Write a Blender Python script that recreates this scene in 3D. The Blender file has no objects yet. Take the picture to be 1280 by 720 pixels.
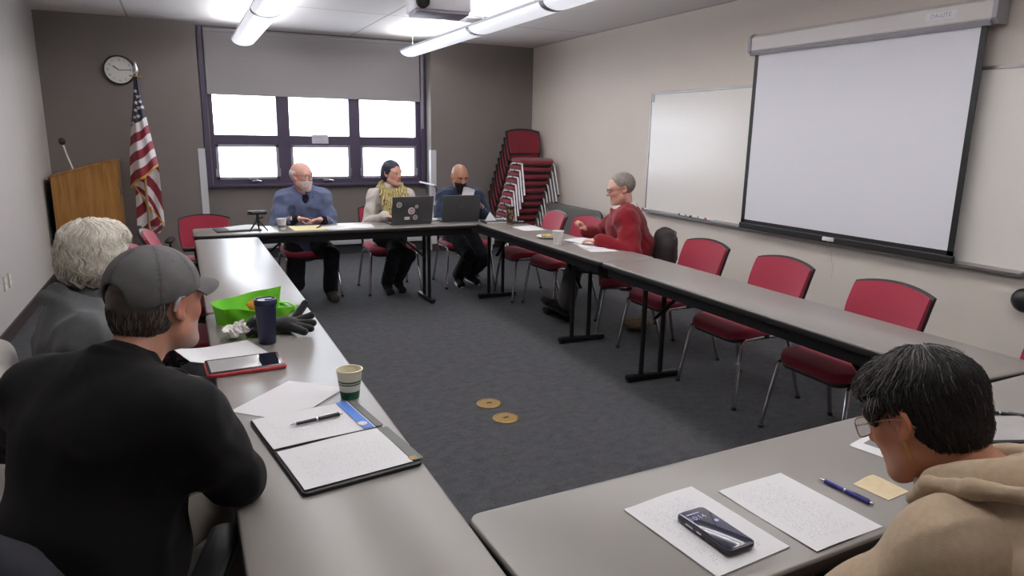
import bpy, bmesh, math, random
import numpy as np
from mathutils import Vector, Matrix, Euler

random.seed(7)
np.random.seed(7)
SC = bpy.context.scene
COL = SC.collection
PI = math.pi
TZ = 0.74            # table height


# ------------------------------------------------------------------ helpers
def lin(c):
    r = []
    for v in c[:3]:
        v = v / 255.0
        r.append(v / 12.92 if v <= 0.04045 else ((v + 0.055) / 1.055) ** 2.4)
    return (r[0], r[1], r[2], 1.0)


MATS = {}


def mat(name, rgb, rough=0.6, metal=0.0, noise=0.0, nscale=40.0, bump=0.0, bscale=200.0, spec=0.5,
        sheen=0.0, emit=None, estr=0.0, attr=False, alpha=1.0, trans=0.0, coords='Object', coat=0.0, crease=0.0, csc=9.0):
    m = bpy.data.materials.new(name)
    m.use_nodes = True
    nt = m.node_tree
    b = nt.nodes['Principled BSDF']
    c = lin(rgb)
    b.inputs['Base Color'].default_value = c
    b.inputs['Roughness'].default_value = rough
    b.inputs['Metallic'].default_value = metal
    b.inputs['Specular IOR Level'].default_value = spec
    if sheen:
        b.inputs['Sheen Weight'].default_value = sheen
    if coat:
        b.inputs['Coat Weight'].default_value = coat
    if trans:
        b.inputs['Transmission Weight'].default_value = trans
    if emit:
        b.inputs['Emission Color'].default_value = lin(emit)
        b.inputs['Emission Strength'].default_value = estr
    tc = nt.nodes.new('ShaderNodeTexCoord')
    src = None
    if attr:
        a = nt.nodes.new('ShaderNodeAttribute')
        a.attribute_name = 'Col'
        src = a.outputs['Color']
        nt.links.new(src, b.inputs['Base Color'])
    if noise:
        n = nt.nodes.new('ShaderNodeTexNoise')
        n.inputs['Scale'].default_value = nscale
        n.inputs['Detail'].default_value = 5
        nt.links.new(tc.outputs[coords], n.inputs['Vector'])
        mr = nt.nodes.new('ShaderNodeMapRange')
        mr.inputs['From Min'].default_value = 0.3
        mr.inputs['From Max'].default_value = 0.7
        mr.inputs['To Min'].default_value = 1 - noise
        mr.inputs['To Max'].default_value = 1 + noise
        nt.links.new(n.outputs['Fac'], mr.inputs['Value'])
        mx = nt.nodes.new('ShaderNodeVectorMath')
        mx.operation = 'SCALE'
        if src is None:
            mx.inputs[0].default_value = c[:3]
        else:
            nt.links.new(src, mx.inputs[0])
        nt.links.new(mr.outputs['Result'], mx.inputs['Scale'])
        nt.links.new(mx.outputs[0], b.inputs['Base Color'])
    if bump:
        n2 = nt.nodes.new('ShaderNodeTexNoise')
        n2.inputs['Scale'].default_value = bscale
        n2.inputs['Detail'].default_value = 3
        nt.links.new(tc.outputs[coords], n2.inputs['Vector'])
        bp = nt.nodes.new('ShaderNodeBump')
        bp.inputs['Strength'].default_value = bump
        bp.inputs['Distance'].default_value = 0.004
        nt.links.new(n2.outputs['Fac'], bp.inputs['Height'])
        nt.links.new(bp.outputs['Normal'], b.inputs['Normal'])
        if crease:
            n3 = nt.nodes.new('ShaderNodeTexNoise')
            n3.noise_type = 'RIDGED_MULTIFRACTAL'
            n3.inputs['Scale'].default_value = csc
            n3.inputs['Detail'].default_value = 1.5
            n3.inputs['Distortion'].default_value = 0.8
            nt.links.new(tc.outputs[coords], n3.inputs['Vector'])
            bc = nt.nodes.new('ShaderNodeBump')
            bc.inputs['Strength'].default_value = crease
            bc.inputs['Distance'].default_value = 0.012
            nt.links.new(n3.outputs['Fac'], bc.inputs['Height'])
            nt.links.new(bc.outputs['Normal'], bp.inputs['Normal'])
    MATS[name] = m
    return m


def paper_mat(name, base=(218, 217, 219), ink=(150, 152, 160), lines=34, seed=0.0, dens=0.53,
              m0=(0.12, 0.1), m1=(0.88, 0.9), width=0.34, rot=False):
    """white sheet with rows of broken text lines, driven by the UV map"""
    m = bpy.data.materials.new(name)
    m.use_nodes = True
    nt = m.node_tree
    N = nt.nodes.new
    L = nt.links.new
    b = nt.nodes['Principled BSDF']
    b.inputs['Roughness'].default_value = 0.7
    tc = N('ShaderNodeTexCoord')
    sp = N('ShaderNodeSeparateXYZ')
    L(tc.outputs['UV'], sp.inputs[0])

    def M(op, a, bb=None, c=None):
        n = N('ShaderNodeMath')
        n.operation = op
        for i, v in enumerate((a, bb, c)):
            if v is None:
                continue
            if isinstance(v, (int, float)):
                n.inputs[i].default_value = v
            else:
                L(v, n.inputs[i])
        return n.outputs[0]
    u, v = (sp.outputs[1], sp.outputs[0]) if rot else (sp.outputs[0], sp.outputs[1])
    row = M('MULTIPLY', v, float(lines))
    fr = M('FRACT', row)
    line = M('LESS_THAN', M('ABSOLUTE', M('SUBTRACT', fr, 0.5)), width * 0.5)
    fl = M('FLOOR', row)
    cb = N('ShaderNodeCombineXYZ')
    L(M('MULTIPLY', u, 44.0), cb.inputs[0])
    L(M('ADD', M('MULTIPLY', fl, 3.7), seed), cb.inputs[1])
    no = N('ShaderNodeTexNoise')
    no.inputs['Scale'].default_value = 1.0
    no.inputs['Detail'].default_value = 2
    L(cb.outputs[0], no.inputs['Vector'])
    word = M('GREATER_THAN', no.outputs['Fac'], dens)
    # paragraph breaks / ragged right
    cb2 = N('ShaderNodeCombineXYZ')
    L(M('ADD', M('MULTIPLY', fl, 5.3), seed), cb2.inputs[0])
    n2 = N('ShaderNodeTexNoise')
    n2.inputs['Scale'].default_value = 1.0
    L(cb2.outputs[0], n2.inputs['Vector'])
    end = M('ADD', M('MULTIPLY', n2.outputs['Fac'], 0.9), 0.30)
    inu = M('MULTIPLY', M('GREATER_THAN', u, m0[0]), M('MULTIPLY', M('LESS_THAN', u, m1[0]), M('LESS_THAN', u, end)))
    inv = M('MULTIPLY', M('GREATER_THAN', v, m0[1]), M('LESS_THAN', v, m1[1]))
    fac = M('MULTIPLY', M('MULTIPLY', line, word), M('MULTIPLY', inu, inv))
    mx = N('ShaderNodeMix')
    mx.data_type = 'RGBA'
    mx.inputs[6].default_value = lin(base)
    mx.inputs[7].default_value = lin(ink)
    L(fac, mx.inputs[0])
    L(mx.outputs[2], b.inputs['Base Color'])
    MATS[name] = m
    return m


class MB:
    """collects shapes into one mesh"""

    def __init__(s):
        s.v, s.f, s.mi, s.uv = [], [], [], {}
        s.cur = 0

    def add(s, verts, faces, uvs=None):
        o = len(s.v)
        s.v += [tuple(p) for p in verts]
        for i, f in enumerate(faces):
            if uvs:
                s.uv[len(s.f)] = [uvs[k] for k in f]
            s.f.append([k + o for k in f])
            s.mi.append(s.cur)
        return s

    def box(s, c, d, rot=None, taper=1.0, tapy=None):
        x, y, z = [k / 2 for k in d]
        ty = taper if tapy is None else tapy
        P = [Vector((sx * x * (taper if sz > 0 else 1), sy * y * (ty if sz > 0 else 1), sz * z)) for sz in (-1, 1) for sx, sy in
             ((-1, -1), (1, -1), (1, 1), (-1, 1))]
        if rot is not None:
            R = rot if isinstance(rot, Matrix) else Euler(rot).to_matrix()
            P = [R @ p for p in P]
        c = Vector(c)
        return s.add([p + c for p in P], [(3, 2, 1, 0), (4, 5, 6, 7), (0, 1, 5, 4), (1, 2, 6, 5), (2, 3, 7, 6), (3, 0, 4, 7)])

    def rbox(s, c, d, r, n=4, rot=None, e=None):
        """box with vertical corners rounded (plan) and edge bevel e"""
        x, y, z = d[0] / 2, d[1] / 2, d[2] / 2
        e = min(e if e is not None else 0.0, z * 0.98, r * 0.9 if r else 0)
        prof = []
        for (sx, sy, a0) in ((1, 1, 0), (-1, 1, 90), (-1, -1, 180), (1, -1, 270)):
            for i in range(n + 1):
                a = math.radians(a0 + 90 * i / n)
                prof.append((sx * (x - r), sy * (y - r), math.cos(a), math.sin(a)))
        rings = []
        if e > 0:
            rings = [(-z, r - e), (-z + e * 0.3, r - e * 0.3), (-z + e, r), (z - e, r), (z - e * 0.3, r - e * 0.3), (z, r - e)]
        else:
            rings = [(-z, r), (z, r)]
        P = []
        for zz, rr in rings:
            for (px, py, ca, sa) in prof:
                P.append(Vector((px + rr * ca, py + rr * sa, zz)))
        m = len(prof)
        F = [tuple(reversed(range(m))), tuple(range((len(rings) - 1) * m, len(rings) * m))]
        for k in range(len(rings) - 1):
            for i in range(m):
                j = (i + 1) % m
                F.append((k * m + i, k * m + j, (k + 1) * m + j, (k + 1) * m + i))
        if rot is not None:
            R = rot if isinstance(rot, Matrix) else Euler(rot).to_matrix()
            P = [R @ p for p in P]
        c = Vector(c)
        return s.add([p + c for p in P], F)

    def tube(s, pts, r, n=8, caps=True, flat=1.0, up=None):
        pts = [Vector(p) for p in pts]
        m = len(pts)
        rs = r if isinstance(r, (list, tuple)) else [r] * m
        P, F = [], []
        prevx = None
        for i, p in enumerate(pts):
            t = (pts[min(i + 1, m - 1)] - pts[max(i - 1, 0)]).normalized()
            if prevx is None:
                a = Vector(up) if up else (Vector((0, 0, 1)) if abs(t.z) < 0.9 else Vector((1, 0, 0)))
                x = t.cross(a).normalized()
            else:
                x = (prevx - t * prevx.dot(t))
                x = x.normalized() if x.length > 1e-6 else prevx
            y = t.cross(x)
            prevx = x
            for k in range(n):
                a = 2 * PI * k / n
                P.append(p + x * math.cos(a) * rs[i] + y * math.sin(a) * rs[i] * flat)
        for i in range(m - 1):
            for k in range(n):
                j = (k + 1) % n
                F.append((i * n + k, (i + 1) * n + k, (i + 1) * n + j, i * n + j))
        if caps:
            F.append(tuple(range(n)))
            F.append(tuple(reversed(range((m - 1) * n, m * n))))
        return s.add(P, F)

    def lathe(s, prof, c=(0, 0, 0), n=24, axis=None, cap=True):
        P, F = [], []
        m = len(prof)
        R = None
        if axis is not None:
            R = Vector((0, 0, 1)).rotation_difference(Vector(axis)).to_matrix()
        c = Vector(c)
        for (r, z) in prof:
            for k in range(n):
                a = 2 * PI * k / n
                p = Vector((r * math.cos(a), r * math.sin(a), z))
                P.append((R @ p if R else p) + c)
        for i in range(m - 1):
            for k in range(n):
                j = (k + 1) % n
                F.append((i * n + k, i * n + j, (i + 1) * n + j, (i + 1) * n + k))
        if cap:
            if prof[0][0] > 1e-5:
                F.append(tuple(reversed(range(n))))
            if prof[-1][0] > 1e-5:
                F.append(tuple(range((m - 1) * n, m * n)))
        return s.add(P, F)

    def grid(s, fn, nu, nv, thick=0.0):
        P, F, U = [], [], []
        for j in range(nv + 1):
            for i in range(nu + 1):
                P.append(Vector(fn(i / nu, j / nv)))
                U.append((i / nu, j / nv))
        for j in range(nv):
            for i in range(nu):
                a = j * (nu + 1) + i
                F.append((a, a + 1, a + nu + 2, a + nu + 1))
        if thick:
            # lower skin along -normal
            nr = [Vector((0, 0, 0)) for _ in P]
            for f in F:
                nn = (P[f[1]] - P[f[0]]).cross(P[f[3]] - P[f[0]])
                for k in f:
                    nr[k] += nn
            o = len(P)
            P2 = [p - (n_.normalized() if n_.length > 0 else Vector((0, 0, 1))) * thick for p, n_ in zip(P, nr)]
            F2 = [tuple(reversed([k + o for k in f])) for f in F]
            rim = []
            W = nu + 1
            for i in range(nu):
                rim.append((i, i + o, i + 1 + o, i + 1))
                a = nv * W + i
                rim.append((a + 1, a + 1 + o, a + o, a))
            for j in range(nv):
                a = j * W
                rim.append((a + W, a + W + o, a + o, a))
                a = j * W + nu
                rim.append((a, a + o, a + W + o, a + W))
            return s.add(P + P2, F + F2 + rim, U + U)
        return s.add(P, F, U)

    def sph(s, c, r, n=16, m=10, rot=None):
        r = r if isinstance(r, (tuple, list)) else (r, r, r)
        P, F = [], []
        for j in range(m + 1):
            th = PI * j / m
            for k in range(n):
                a = 2 * PI * k / n
                p = Vector((r[0] * math.sin(th) * math.cos(a), r[1] * math.sin(th) * math.sin(a), r[2] * math.cos(th)))
                if rot is not None:
                    p = rot @ p
                P.append(p + Vector(c))
        for j in range(m):
            for k in range(n):
                q = (k + 1) % n
                F.append((j * n + k, (j + 1) * n + k, (j + 1) * n + q, j * n + q))
        return s.add(P, F)

    def prism(s, poly, y0, y1, axis='y'):
        """extrude polygon (a,b) along axis"""
        n = len(poly)

        def pt(a, b, t):
            return {'y': (a, t, b), 'x': (t, a, b), 'z': (a, b, t)}[axis]
        P = [pt(a, b, y0) for a, b in poly] + [pt(a, b, y1) for a, b in poly]
        F = [tuple(range(n)), tuple(reversed(range(n, 2 * n)))]
        for i in range(n):
            j = (i + 1) % n
            F.append((i, i + n, j + n, j))
        return s.add(P, F)

    def build(s, name, mats, parent=None, smooth=False, bevel=0.0, fixn=True, angle=40):
        me = bpy.data.meshes.new(name)
        me.from_pydata(s.v, [], s.f)
        mats = mats if isinstance(mats, (list, tuple)) else [mats]
        for m in mats:
            me.materials.append(MATS[m] if isinstance(m, str) else m)
        for p, i in zip(me.polygons, s.mi):
            p.material_index = i
        if s.uv:
            ul = me.uv_layers.new(name='UVMap')
            for fi, uvs in s.uv.items():
                p = me.polygons[fi]
                for li, uv in zip(p.loop_indices, uvs):
                    ul.data[li].uv = uv
        me.validate()
        if fixn or bevel:
            bm = bmesh.new()
            bm.from_mesh(me)
            bmesh.ops.remove_doubles(bm, verts=bm.verts, dist=1e-6)
            if fixn:
                bmesh.ops.recalc_face_normals(bm, faces=bm.faces)
            if bevel:
                ed = [e for e in bm.edges if len(e.link_faces) == 2 and e.calc_face_angle(0) > math.radians(35)]
                bmesh.ops.bevel(bm, geom=ed, offset=bevel, segments=2, affect='EDGES', clamp_overlap=True, profile=0.6)
            bm.to_mesh(me)
            bm.free()
        if smooth:
            me.polygons.foreach_set('use_smooth', [True] * len(me.polygons))
            try:
                me.set_sharp_from_angle(angle=math.radians(angle))
            except Exception:
                pass
        o = bpy.data.objects.new(name, me)
        COL.objects.link(o)
        if parent is not None:
            o.parent = parent
        return o


def thing(name, label, cat, loc=(0, 0, 0), rz=0.0, group=None):
    o = bpy.data.objects.new(name, None)
    o.empty_display_size = 0.1
    COL.objects.link(o)
    o.location = loc
    o.rotation_euler = (0, 0, rz)
    o['label'] = label
    o['category'] = cat
    if group:
        o['group'] = group
    return o


def tag(o, label, cat, group=None):
    o['label'] = label
    o['category'] = cat
    if group:
        o['group'] = group
    return o


def struct(o):
    o['kind'] = 'structure'
    return o


def dup(root, loc, rz, label, group=None, tilt=None):
    r = root.copy()
    COL.objects.link(r)
    r.location = loc
    r.rotation_euler = (0, 0, rz) if tilt is None else (tilt[0], tilt[1], rz)
    r['label'] = label
    if group:
        r['group'] = group
    for ch in list(root.children):
        c = ch.copy()
        COL.objects.link(c)
        c.parent = r
        for g in ch.children:
            d = g.copy()
            COL.objects.link(d)
            d.parent = c
    return r


def text_mesh(txt, size, material, parent, loc, rot, name='lettering', ext=0.0004, align='CENTER'):
    cu = bpy.data.curves.new(name, 'FONT')
    cu.body = txt
    cu.size = size
    cu.extrude = ext
    cu.align_x = align
    cu.align_y = 'CENTER'
    tmp = bpy.data.objects.new(name, cu)
    COL.objects.link(tmp)
    bpy.context.view_layer.update()
    me = bpy.data.meshes.new_from_object(tmp.evaluated_get(bpy.context.evaluated_depsgraph_get()))
    bpy.data.objects.remove(tmp)
    me.materials.clear()
    me.materials.append(MATS[material])
    o = bpy.data.objects.new(name, me)
    COL.objects.link(o)
    o.parent = parent
    o.location = loc
    o.rotation_euler = rot
    return o


# ---------------------------------------------------------------- materials
mat('wall_grey', (124, 117, 113), 0.85, noise=0.02, nscale=3, bump=0.05, bscale=120)
mat('wall_cream', (205, 196, 187), 0.8, noise=0.015, nscale=2, bump=0.05, bscale=120)
mat('wall_left', (186, 182, 178), 0.8, noise=0.015, nscale=2, bump=0.05, bscale=120)
mat('baseboard', (58, 46, 44), 0.5)
mat('frame_purple', (76, 66, 88), 0.45)
mat('sash_grey', (168, 164, 176), 0.4, 0.3)
mat('white_trim', (205, 205, 210), 0.45)
mat('shade', (158, 154, 155), 0.9, bump=0.1, bscale=600)
mat('heater', (190, 192, 196), 0.4)
mat('black', (16, 16, 17), 0.5)
mat('black_metal', (20, 20, 22), 0.38, 0.3)
mat('dark_plastic', (34, 33, 35), 0.45)
mat('table_top', (134, 129, 124), 0.33, noise=0.03, nscale=350, spec=0.6)
mat('table_edge', (30, 29, 30), 0.45)
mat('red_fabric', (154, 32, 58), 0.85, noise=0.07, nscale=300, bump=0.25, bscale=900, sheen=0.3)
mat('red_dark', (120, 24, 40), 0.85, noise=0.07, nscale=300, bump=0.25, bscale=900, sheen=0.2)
mat('chrome', (190, 190, 195), 0.22, 1.0)
mat('leg_lit_white', (214, 212, 214), 0.35)  # stack legs: light on the chrome put into a white colour; gooseneck shares it
mat('white_plastic', (225, 225, 228), 0.4)
mat('beige_plastic', (196, 184, 164), 0.45)
mat('screen_white', (222, 221, 228), 0.75)
mat('board_white', (222, 218, 212), 0.24, spec=0.5)
mat('alu', (150, 148, 148), 0.35, 0.8)
mat('case_white', (214, 210, 208), 0.4)
mat('case_grey', (168, 166, 172), 0.5)
mat('ink_grey', (120, 118, 122), 0.6)
mat('brass', (150, 122, 74), 0.42, 0.75, noise=0.12, nscale=60)
mat('fixture_shell', (205, 208, 216), 0.4)
mat('diffuser', (240, 242, 250), 0.4, emit=(242, 244, 252), estr=0.5)
mat('band_grey', (150, 152, 158), 0.4)
mat('cable', (190, 190, 190), 0.4, 0.6)
mat('projector', (222, 222, 228), 0.45)
mat('projector_grey', (150, 146, 162), 0.5)
mat('vent', (128, 126, 128), 0.5)
mat('vent_dark', (44, 44, 48), 0.7)
mat('clock_face', (222, 220, 216), 0.5)
mat('gold', (190, 150, 70), 0.4, 0.7)
mat('fringe', (206, 150, 48), 0.7, noise=0.2, nscale=200)
mat('pole_wood', (110, 70, 40), 0.4)
mat('pole_gold', (176, 150, 110), 0.35, 0.5)
mat('silver', (200, 200, 204), 0.25, 0.9)
mat('paper', (218, 217, 219), 0.75)
mat('yellow_paper', (226, 217, 170), 0.75)
mat('manila', (214, 196, 160), 0.85, noise=0.05, nscale=60)
mat('lime', (104, 196, 16), 0.55, bump=0.2, bscale=120)
mat('orange', (238, 140, 50), 0.6)
mat('navy_tumbler', (34, 37, 66), 0.38, 0.1)
mat('navy_lid', (40, 44, 74), 0.25)
mat('clear_lid', (120, 124, 140), 0.15)
mat('tissue', (230, 226, 220), 0.9)
mat('glove', (9, 9, 11), 0.95, bump=0.4, bscale=700, sheen=0.3)
mat('tablet_red', (186, 56, 62), 0.5)
mat('tablet_bezel', (20, 20, 24), 0.25)
mat('glass_screen', (34, 34, 44), 0.06, spec=0.8)
mat('screen_bright', (168, 166, 166), 0.08, spec=0.8, noise=0.08, nscale=10)
mat('cup_cream', (228, 220, 196), 0.55)
mat('cup_white', (226, 224, 222), 0.5)
mat('cup_green', (30, 98, 76), 0.5)
mat('leather_black', (26, 25, 27), 0.45, bump=0.2, bscale=300)
mat('clip_clear', (120, 122, 118), 0.2)
mat('phone_body', (52, 48, 56), 0.3, 0.4)
mat('phone_screen', (38, 40, 62), 0.07, spec=0.8)
mat('phone_text', (150, 156, 190), 0.4, emit=(150, 156, 190), estr=0.25)
mat('pen_blue', (46, 40, 140), 0.3)
mat('pen_black', (24, 24, 28), 0.3)
mat('laptop_grey', (86, 86, 88), 0.45, 0.5)
mat('laptop_dark', (72, 73, 74), 0.5, 0.3)
mat('sticker_white', (206, 200, 202), 0.5)
mat('sticker_grey', (120, 112, 120), 0.5)
mat('sticker_pink', (186, 120, 140), 0.5)
mat('blue_stripe', (72, 124, 210), 0.5)
mat('sofa_grey', (104, 102, 98), 0.8, noise=0.04, nscale=80)
mat('food', (176, 160, 110), 0.8, noise=0.25, nscale=60)
mat('plate', (226, 224, 220), 0.5)
mat('tan_bag', (120, 100, 76), 0.9, noise=0.1, nscale=30)
mat('marker_red', (170, 40, 44), 0.4)
mat('marker_blue', (40, 60, 140), 0.4)
mat('marker_green', (40, 110, 70), 0.4)
mat('jacket_navy', (24, 24, 34), 0.8, noise=0.1, nscale=20, bump=0.2, bscale=60)
mat('jacket_brown', (40, 34, 32), 0.75, noise=0.1, nscale=20)
mat('coat_white', (196, 190, 184), 0.9, noise=0.04, nscale=20)
mat('cord', (150, 145, 140), 0.6)
paper_mat('doc_a', seed=1.3, lines=46, ink=(190, 191, 197))
paper_mat('doc_b', seed=7.9, lines=46, ink=(200, 201, 207))
paper_mat('doc_c', seed=4.1, lines=44, ink=(186, 187, 194))
paper_mat('doc_rot', seed=2.2, lines=46, ink=(194, 195, 201), rot=True)
paper_mat('doc_faint', seed=12.2, lines=34, ink=(214, 214, 219))
paper_mat('sign_sheet', seed=3.2, lines=9, base=(214, 210, 222), ink=(128, 124, 150), m0=(0.08, 0.1), m1=(0.92, 0.9))


def carpet_material():
    m = mat('carpet', (72, 73, 76), 0.95, spec=0.15)
    nt = m.node_tree
    b = nt.nodes['Principled BSDF']
    tc = nt.nodes.new('ShaderNodeTexCoord')
    a = nt.nodes.new('ShaderNodeTexNoise')
    a.inputs['Scale'].default_value = 9
    a.inputs['Detail'].default_value = 6
    a.inputs['Roughness'].default_value = 0.75
    mp = nt.nodes.new('ShaderNodeMapping')
    mp.inputs['Scale'].default_value = (1.6, 2.2, 1.0)
    nt.links.new(tc.outputs['Object'], mp.inputs[0])
    nt.links.new(mp.outputs[0], a.inputs['Vector'])
    f = nt.nodes.new('ShaderNodeTexNoise')
    f.inputs['Scale'].default_value = 130
    f.inputs['Detail'].default_value = 3
    nt.links.new(tc.outputs['Object'], f.inputs['Vector'])
    ad = nt.nodes.new('ShaderNodeMath')
    ad.operation = 'ADD'
    nt.links.new(a.outputs['Fac'], ad.inputs[0])
    nt.links.new(f.outputs['Fac'], ad.inputs[1])
    r = nt.nodes.new('ShaderNodeValToRGB')
    r.color_ramp.elements[0].position = 0.36
    r.color_ramp.elements[0].color = lin((60, 61, 65))
    r.color_ramp.elements[1].position = 0.64
    r.color_ramp.elements[1].color = lin((90, 90, 93))
    ml = nt.nodes.new('ShaderNodeMath')
    ml.operation = 'MULTIPLY'
    ml.inputs[1].default_value = 0.5
    nt.links.new(ad.outputs[0], ml.inputs[0])
    nt.links.new(ml.outputs[0], r.inputs[0])
    nt.links.new(r.outputs[0], b.inputs['Base Color'])
    bp = nt.nodes.new('ShaderNodeBump')
    bp.inputs['Strength'].default_value = 0.5
    bp.inputs['Distance'].default_value = 0.004
    nt.links.new(f.outputs['Fac'], bp.inputs['Height'])
    nt.links.new(bp.outputs['Normal'], b.inputs['Normal'])


carpet_material()


def ceiling_material():
    m = mat('ceiling', (226, 222, 220), 0.9)
    nt = m.node_tree
    b = nt.nodes['Principled BSDF']
    tc = nt.nodes.new('ShaderNodeTexCoord')
    mp = nt.nodes.new('ShaderNodeMapping')
    mp.inputs['Rotation'].default_value = (0, 0, PI / 2)
    mp.inputs['Location'].default_value = (0.02, 0.39, 0)
    nt.links.new(tc.outputs['Object'], mp.inputs[0])
    br = nt.nodes.new('ShaderNodeTexBrick')
    br.offset = 0.0
    br.inputs['Scale'].default_value = 1.0
    br.inputs['Brick Width'].default_value = 2.44
    br.inputs['Row Height'].default_value = 1.22
    br.inputs['Mortar Size'].default_value = 0.012
    br.inputs['Mortar Smooth'].default_value = 0.3
    br.inputs['Color1'].default_value = lin((226, 222, 220))
    br.inputs['Color2'].default_value = lin((222, 218, 217))
    br.inputs['Mortar'].default_value = lin((176, 172, 172))
    nt.links.new(mp.outputs[0], br.inputs['Vector'])
    nt.links.new(br.outputs['Color'], b.inputs['Base Color'])


ceiling_material()


def wood_material():
    m = mat('oak', (176, 118, 54), 0.4, coat=0.2)
    nt = m.node_tree
    b = nt.nodes['Principled BSDF']
    tc = nt.nodes.new('ShaderNodeTexCoord')
    mp = nt.nodes.new('ShaderNodeMapping')
    mp.inputs['Scale'].default_value = (9, 9, 0.8)
    nt.links.new(tc.outputs['Object'], mp.inputs[0])
    a = nt.nodes.new('ShaderNodeTexNoise')
    a.inputs['Scale'].default_value = 3
    a.inputs['Detail'].default_value = 6
    a.inputs['Distortion'].default_value = 0.6
    nt.links.new(mp.outputs[0], a.inputs['Vector'])
    r = nt.nodes.new('ShaderNodeValToRGB')
    r.color_ramp.elements[0].position = 0.3
    r.color_ramp.elements[0].color = lin((138, 92, 36))
    r.color_ramp.elements[1].position = 0.7
    r.color_ramp.elements[1].color = lin((178, 126, 62))
    nt.links.new(a.outputs['Fac'], r.inputs[0])
    nt.links.new(r.outputs[0], b.inputs['Base Color'])


wood_material()


def tumbler_pattern():
    m = mat('tumbler_pattern', (120, 100, 84), 0.35, 0.2)
    nt = m.node_tree
    b = nt.nodes['Principled BSDF']
    tc = nt.nodes.new('ShaderNodeTexCoord')
    v = nt.nodes.new('ShaderNodeTexVoronoi')
    v.inputs['Scale'].default_value = 42
    nt.links.new(tc.outputs['Object'], v.inputs['Vector'])
    r = nt.nodes.new('ShaderNodeValToRGB')
    r.color_ramp.elements[0].position = 0.3
    r.color_ramp.elements[0].color = lin((150, 122, 96))
    r.color_ramp.elements[1].position = 0.55
    r.color_ramp.elements[1].color = lin((58, 46, 40))
    nt.links.new(v.outputs['Distance'], r.inputs[0])
    nt.links.new(r.outputs[0], b.inputs['Base Color'])


tumbler_pattern()


def glass_mat():
    m = bpy.data.materials.new('window_glass')
    m.use_nodes = True
    nt = m.node_tree
    b = nt.nodes['Principled BSDF']
    out = nt.nodes['Material Output']
    t = nt.nodes.new('ShaderNodeBsdfTransparent')
    t.inputs[0].default_value = (0.96, 0.98, 1.0, 1)
    b.inputs['Base Color'].default_value = (1, 1, 1, 1)
    b.inputs['Roughness'].default_value = 0.03
    mx = nt.nodes.new('ShaderNodeMixShader')
    mx.inputs[0].default_value = 0.06
    nt.links.new(t.outputs[0], mx.inputs[1])
    nt.links.new(b.outputs[0], mx.inputs[2])
    nt.links.new(mx.outputs[0], out.inputs[0])
    MATS['window_glass'] = m
    m2 = m.copy()
    m2.name = 'lens_glass'
    for n in m2.node_tree.nodes:
        if n.type == 'MIX_SHADER':
            n.inputs[0].default_value = 0.12
    MATS['lens_glass'] = m2


glass_mat()

# --------------------------------------------------------------------- room
XL, XR, YB, YBAY, YF, ZC = -1.256, 4.534, 8.942, 9.19, -1.6, 2.75
BX0, BX1 = 0.27, 3.04            # window bay
WX0, WX1, WZ0, WZ1 = 0.36, 2.97, 0.90, 2.0   # window opening in the bay wall


def plane(name, pts, m):
    b = MB()
    b.add(pts, [tuple(range(len(pts)))])
    return struct(b.build(name, m, fixn=False))


b = MB().box(((XL + XR) / 2, (YF + YBAY) / 2 + 0.15, -0.05), (XR - XL + 0.6, YBAY - YF + 0.9, 0.1))
struct(b.build('floor', 'carpet'))
b = MB().box(((XL + XR) / 2, (YF + YBAY) / 2 + 0.15, ZC + 0.05), (XR - XL + 0.6, YBAY - YF + 0.9, 0.1))
struct(b.build('ceiling', 'ceiling'))
b = MB().box((XL - 0.1, (YF + YB) / 2, ZC / 2), (0.2, YB - YF + 0.8, ZC))
struct(b.build('wall_left', 'wall_left'))
b = MB().box((XR + 0.1, (YF + YB) / 2, ZC / 2), (0.2, YB - YF + 0.8, ZC))
struct(b.build('wall_right', 'wall_cream'))
b = MB().box(((XL + XR) / 2, YF - 0.1, ZC / 2), (XR - XL, 0.2, ZC))
struct(b.build('wall_front', 'wall_cream'))
b = MB()
b.box(((XL + BX0) / 2, YB + 0.25, ZC / 2), (BX0 - XL, 0.5, ZC))
b.box(((BX1 + XR) / 2, YB + 0.25, ZC / 2), (XR - BX1, 0.5, ZC))
b.box(((BX0 + BX1) / 2, YBAY + 0.126, WZ0 / 2), (BX1 - BX0, 0.25, WZ0))
b.box(((BX0 + BX1) / 2, YBAY + 0.126, (WZ1 + ZC) / 2), (BX1 - BX0, 0.25, ZC - WZ1))
b.box(((BX0 + WX0) / 2, YBAY + 0.126, (WZ0 + WZ1) / 2), (WX0 - BX0, 0.25, WZ1 - WZ0))
b.box(((BX1 + WX1) / 2, YBAY + 0.126, (WZ0 + WZ1) / 2), (BX1 - WX1, 0.25, WZ1 - WZ0))
struct(b.build('wall_back', 'wall_grey'))
b = MB().box((XL + 0.008, (YF + YB) / 2, 0.05), (0.016, YB - YF, 0.1))
struct(b.build('baseboard_left', 'baseboard'))
b = MB().box((XR - 0.008, (YF + YB) / 2, 0.05), (0.016, YB - YF, 0.1))
struct(b.build('baseboard_right', 'baseboard'))
b = MB().box(((XL + BX0) / 2, YB - 0.008, 0.05), (BX0 - XL, 0.016, 0.1))
b.box(((XR + BX1) / 2, YB - 0.008, 0.05), (XR - BX1, 0.016, 0.1))
struct(b.build('baseboard_back', 'baseboard'))
# pale corner guards on both corners of the bay
for i, (x, s) in enumerate(((BX0, -1), (BX1, 1))):
    b = MB()
    b.box((x + s * 0.03, YB - 0.005, 0.69), (0.075, 0.01, 1.34))
    b.box((x - s * 0.004, YB + 0.03, 0.69), (0.008, 0.07, 1.34))
    struct(b.build('trim_%d' % (i + 1), 'white_trim'))
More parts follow.
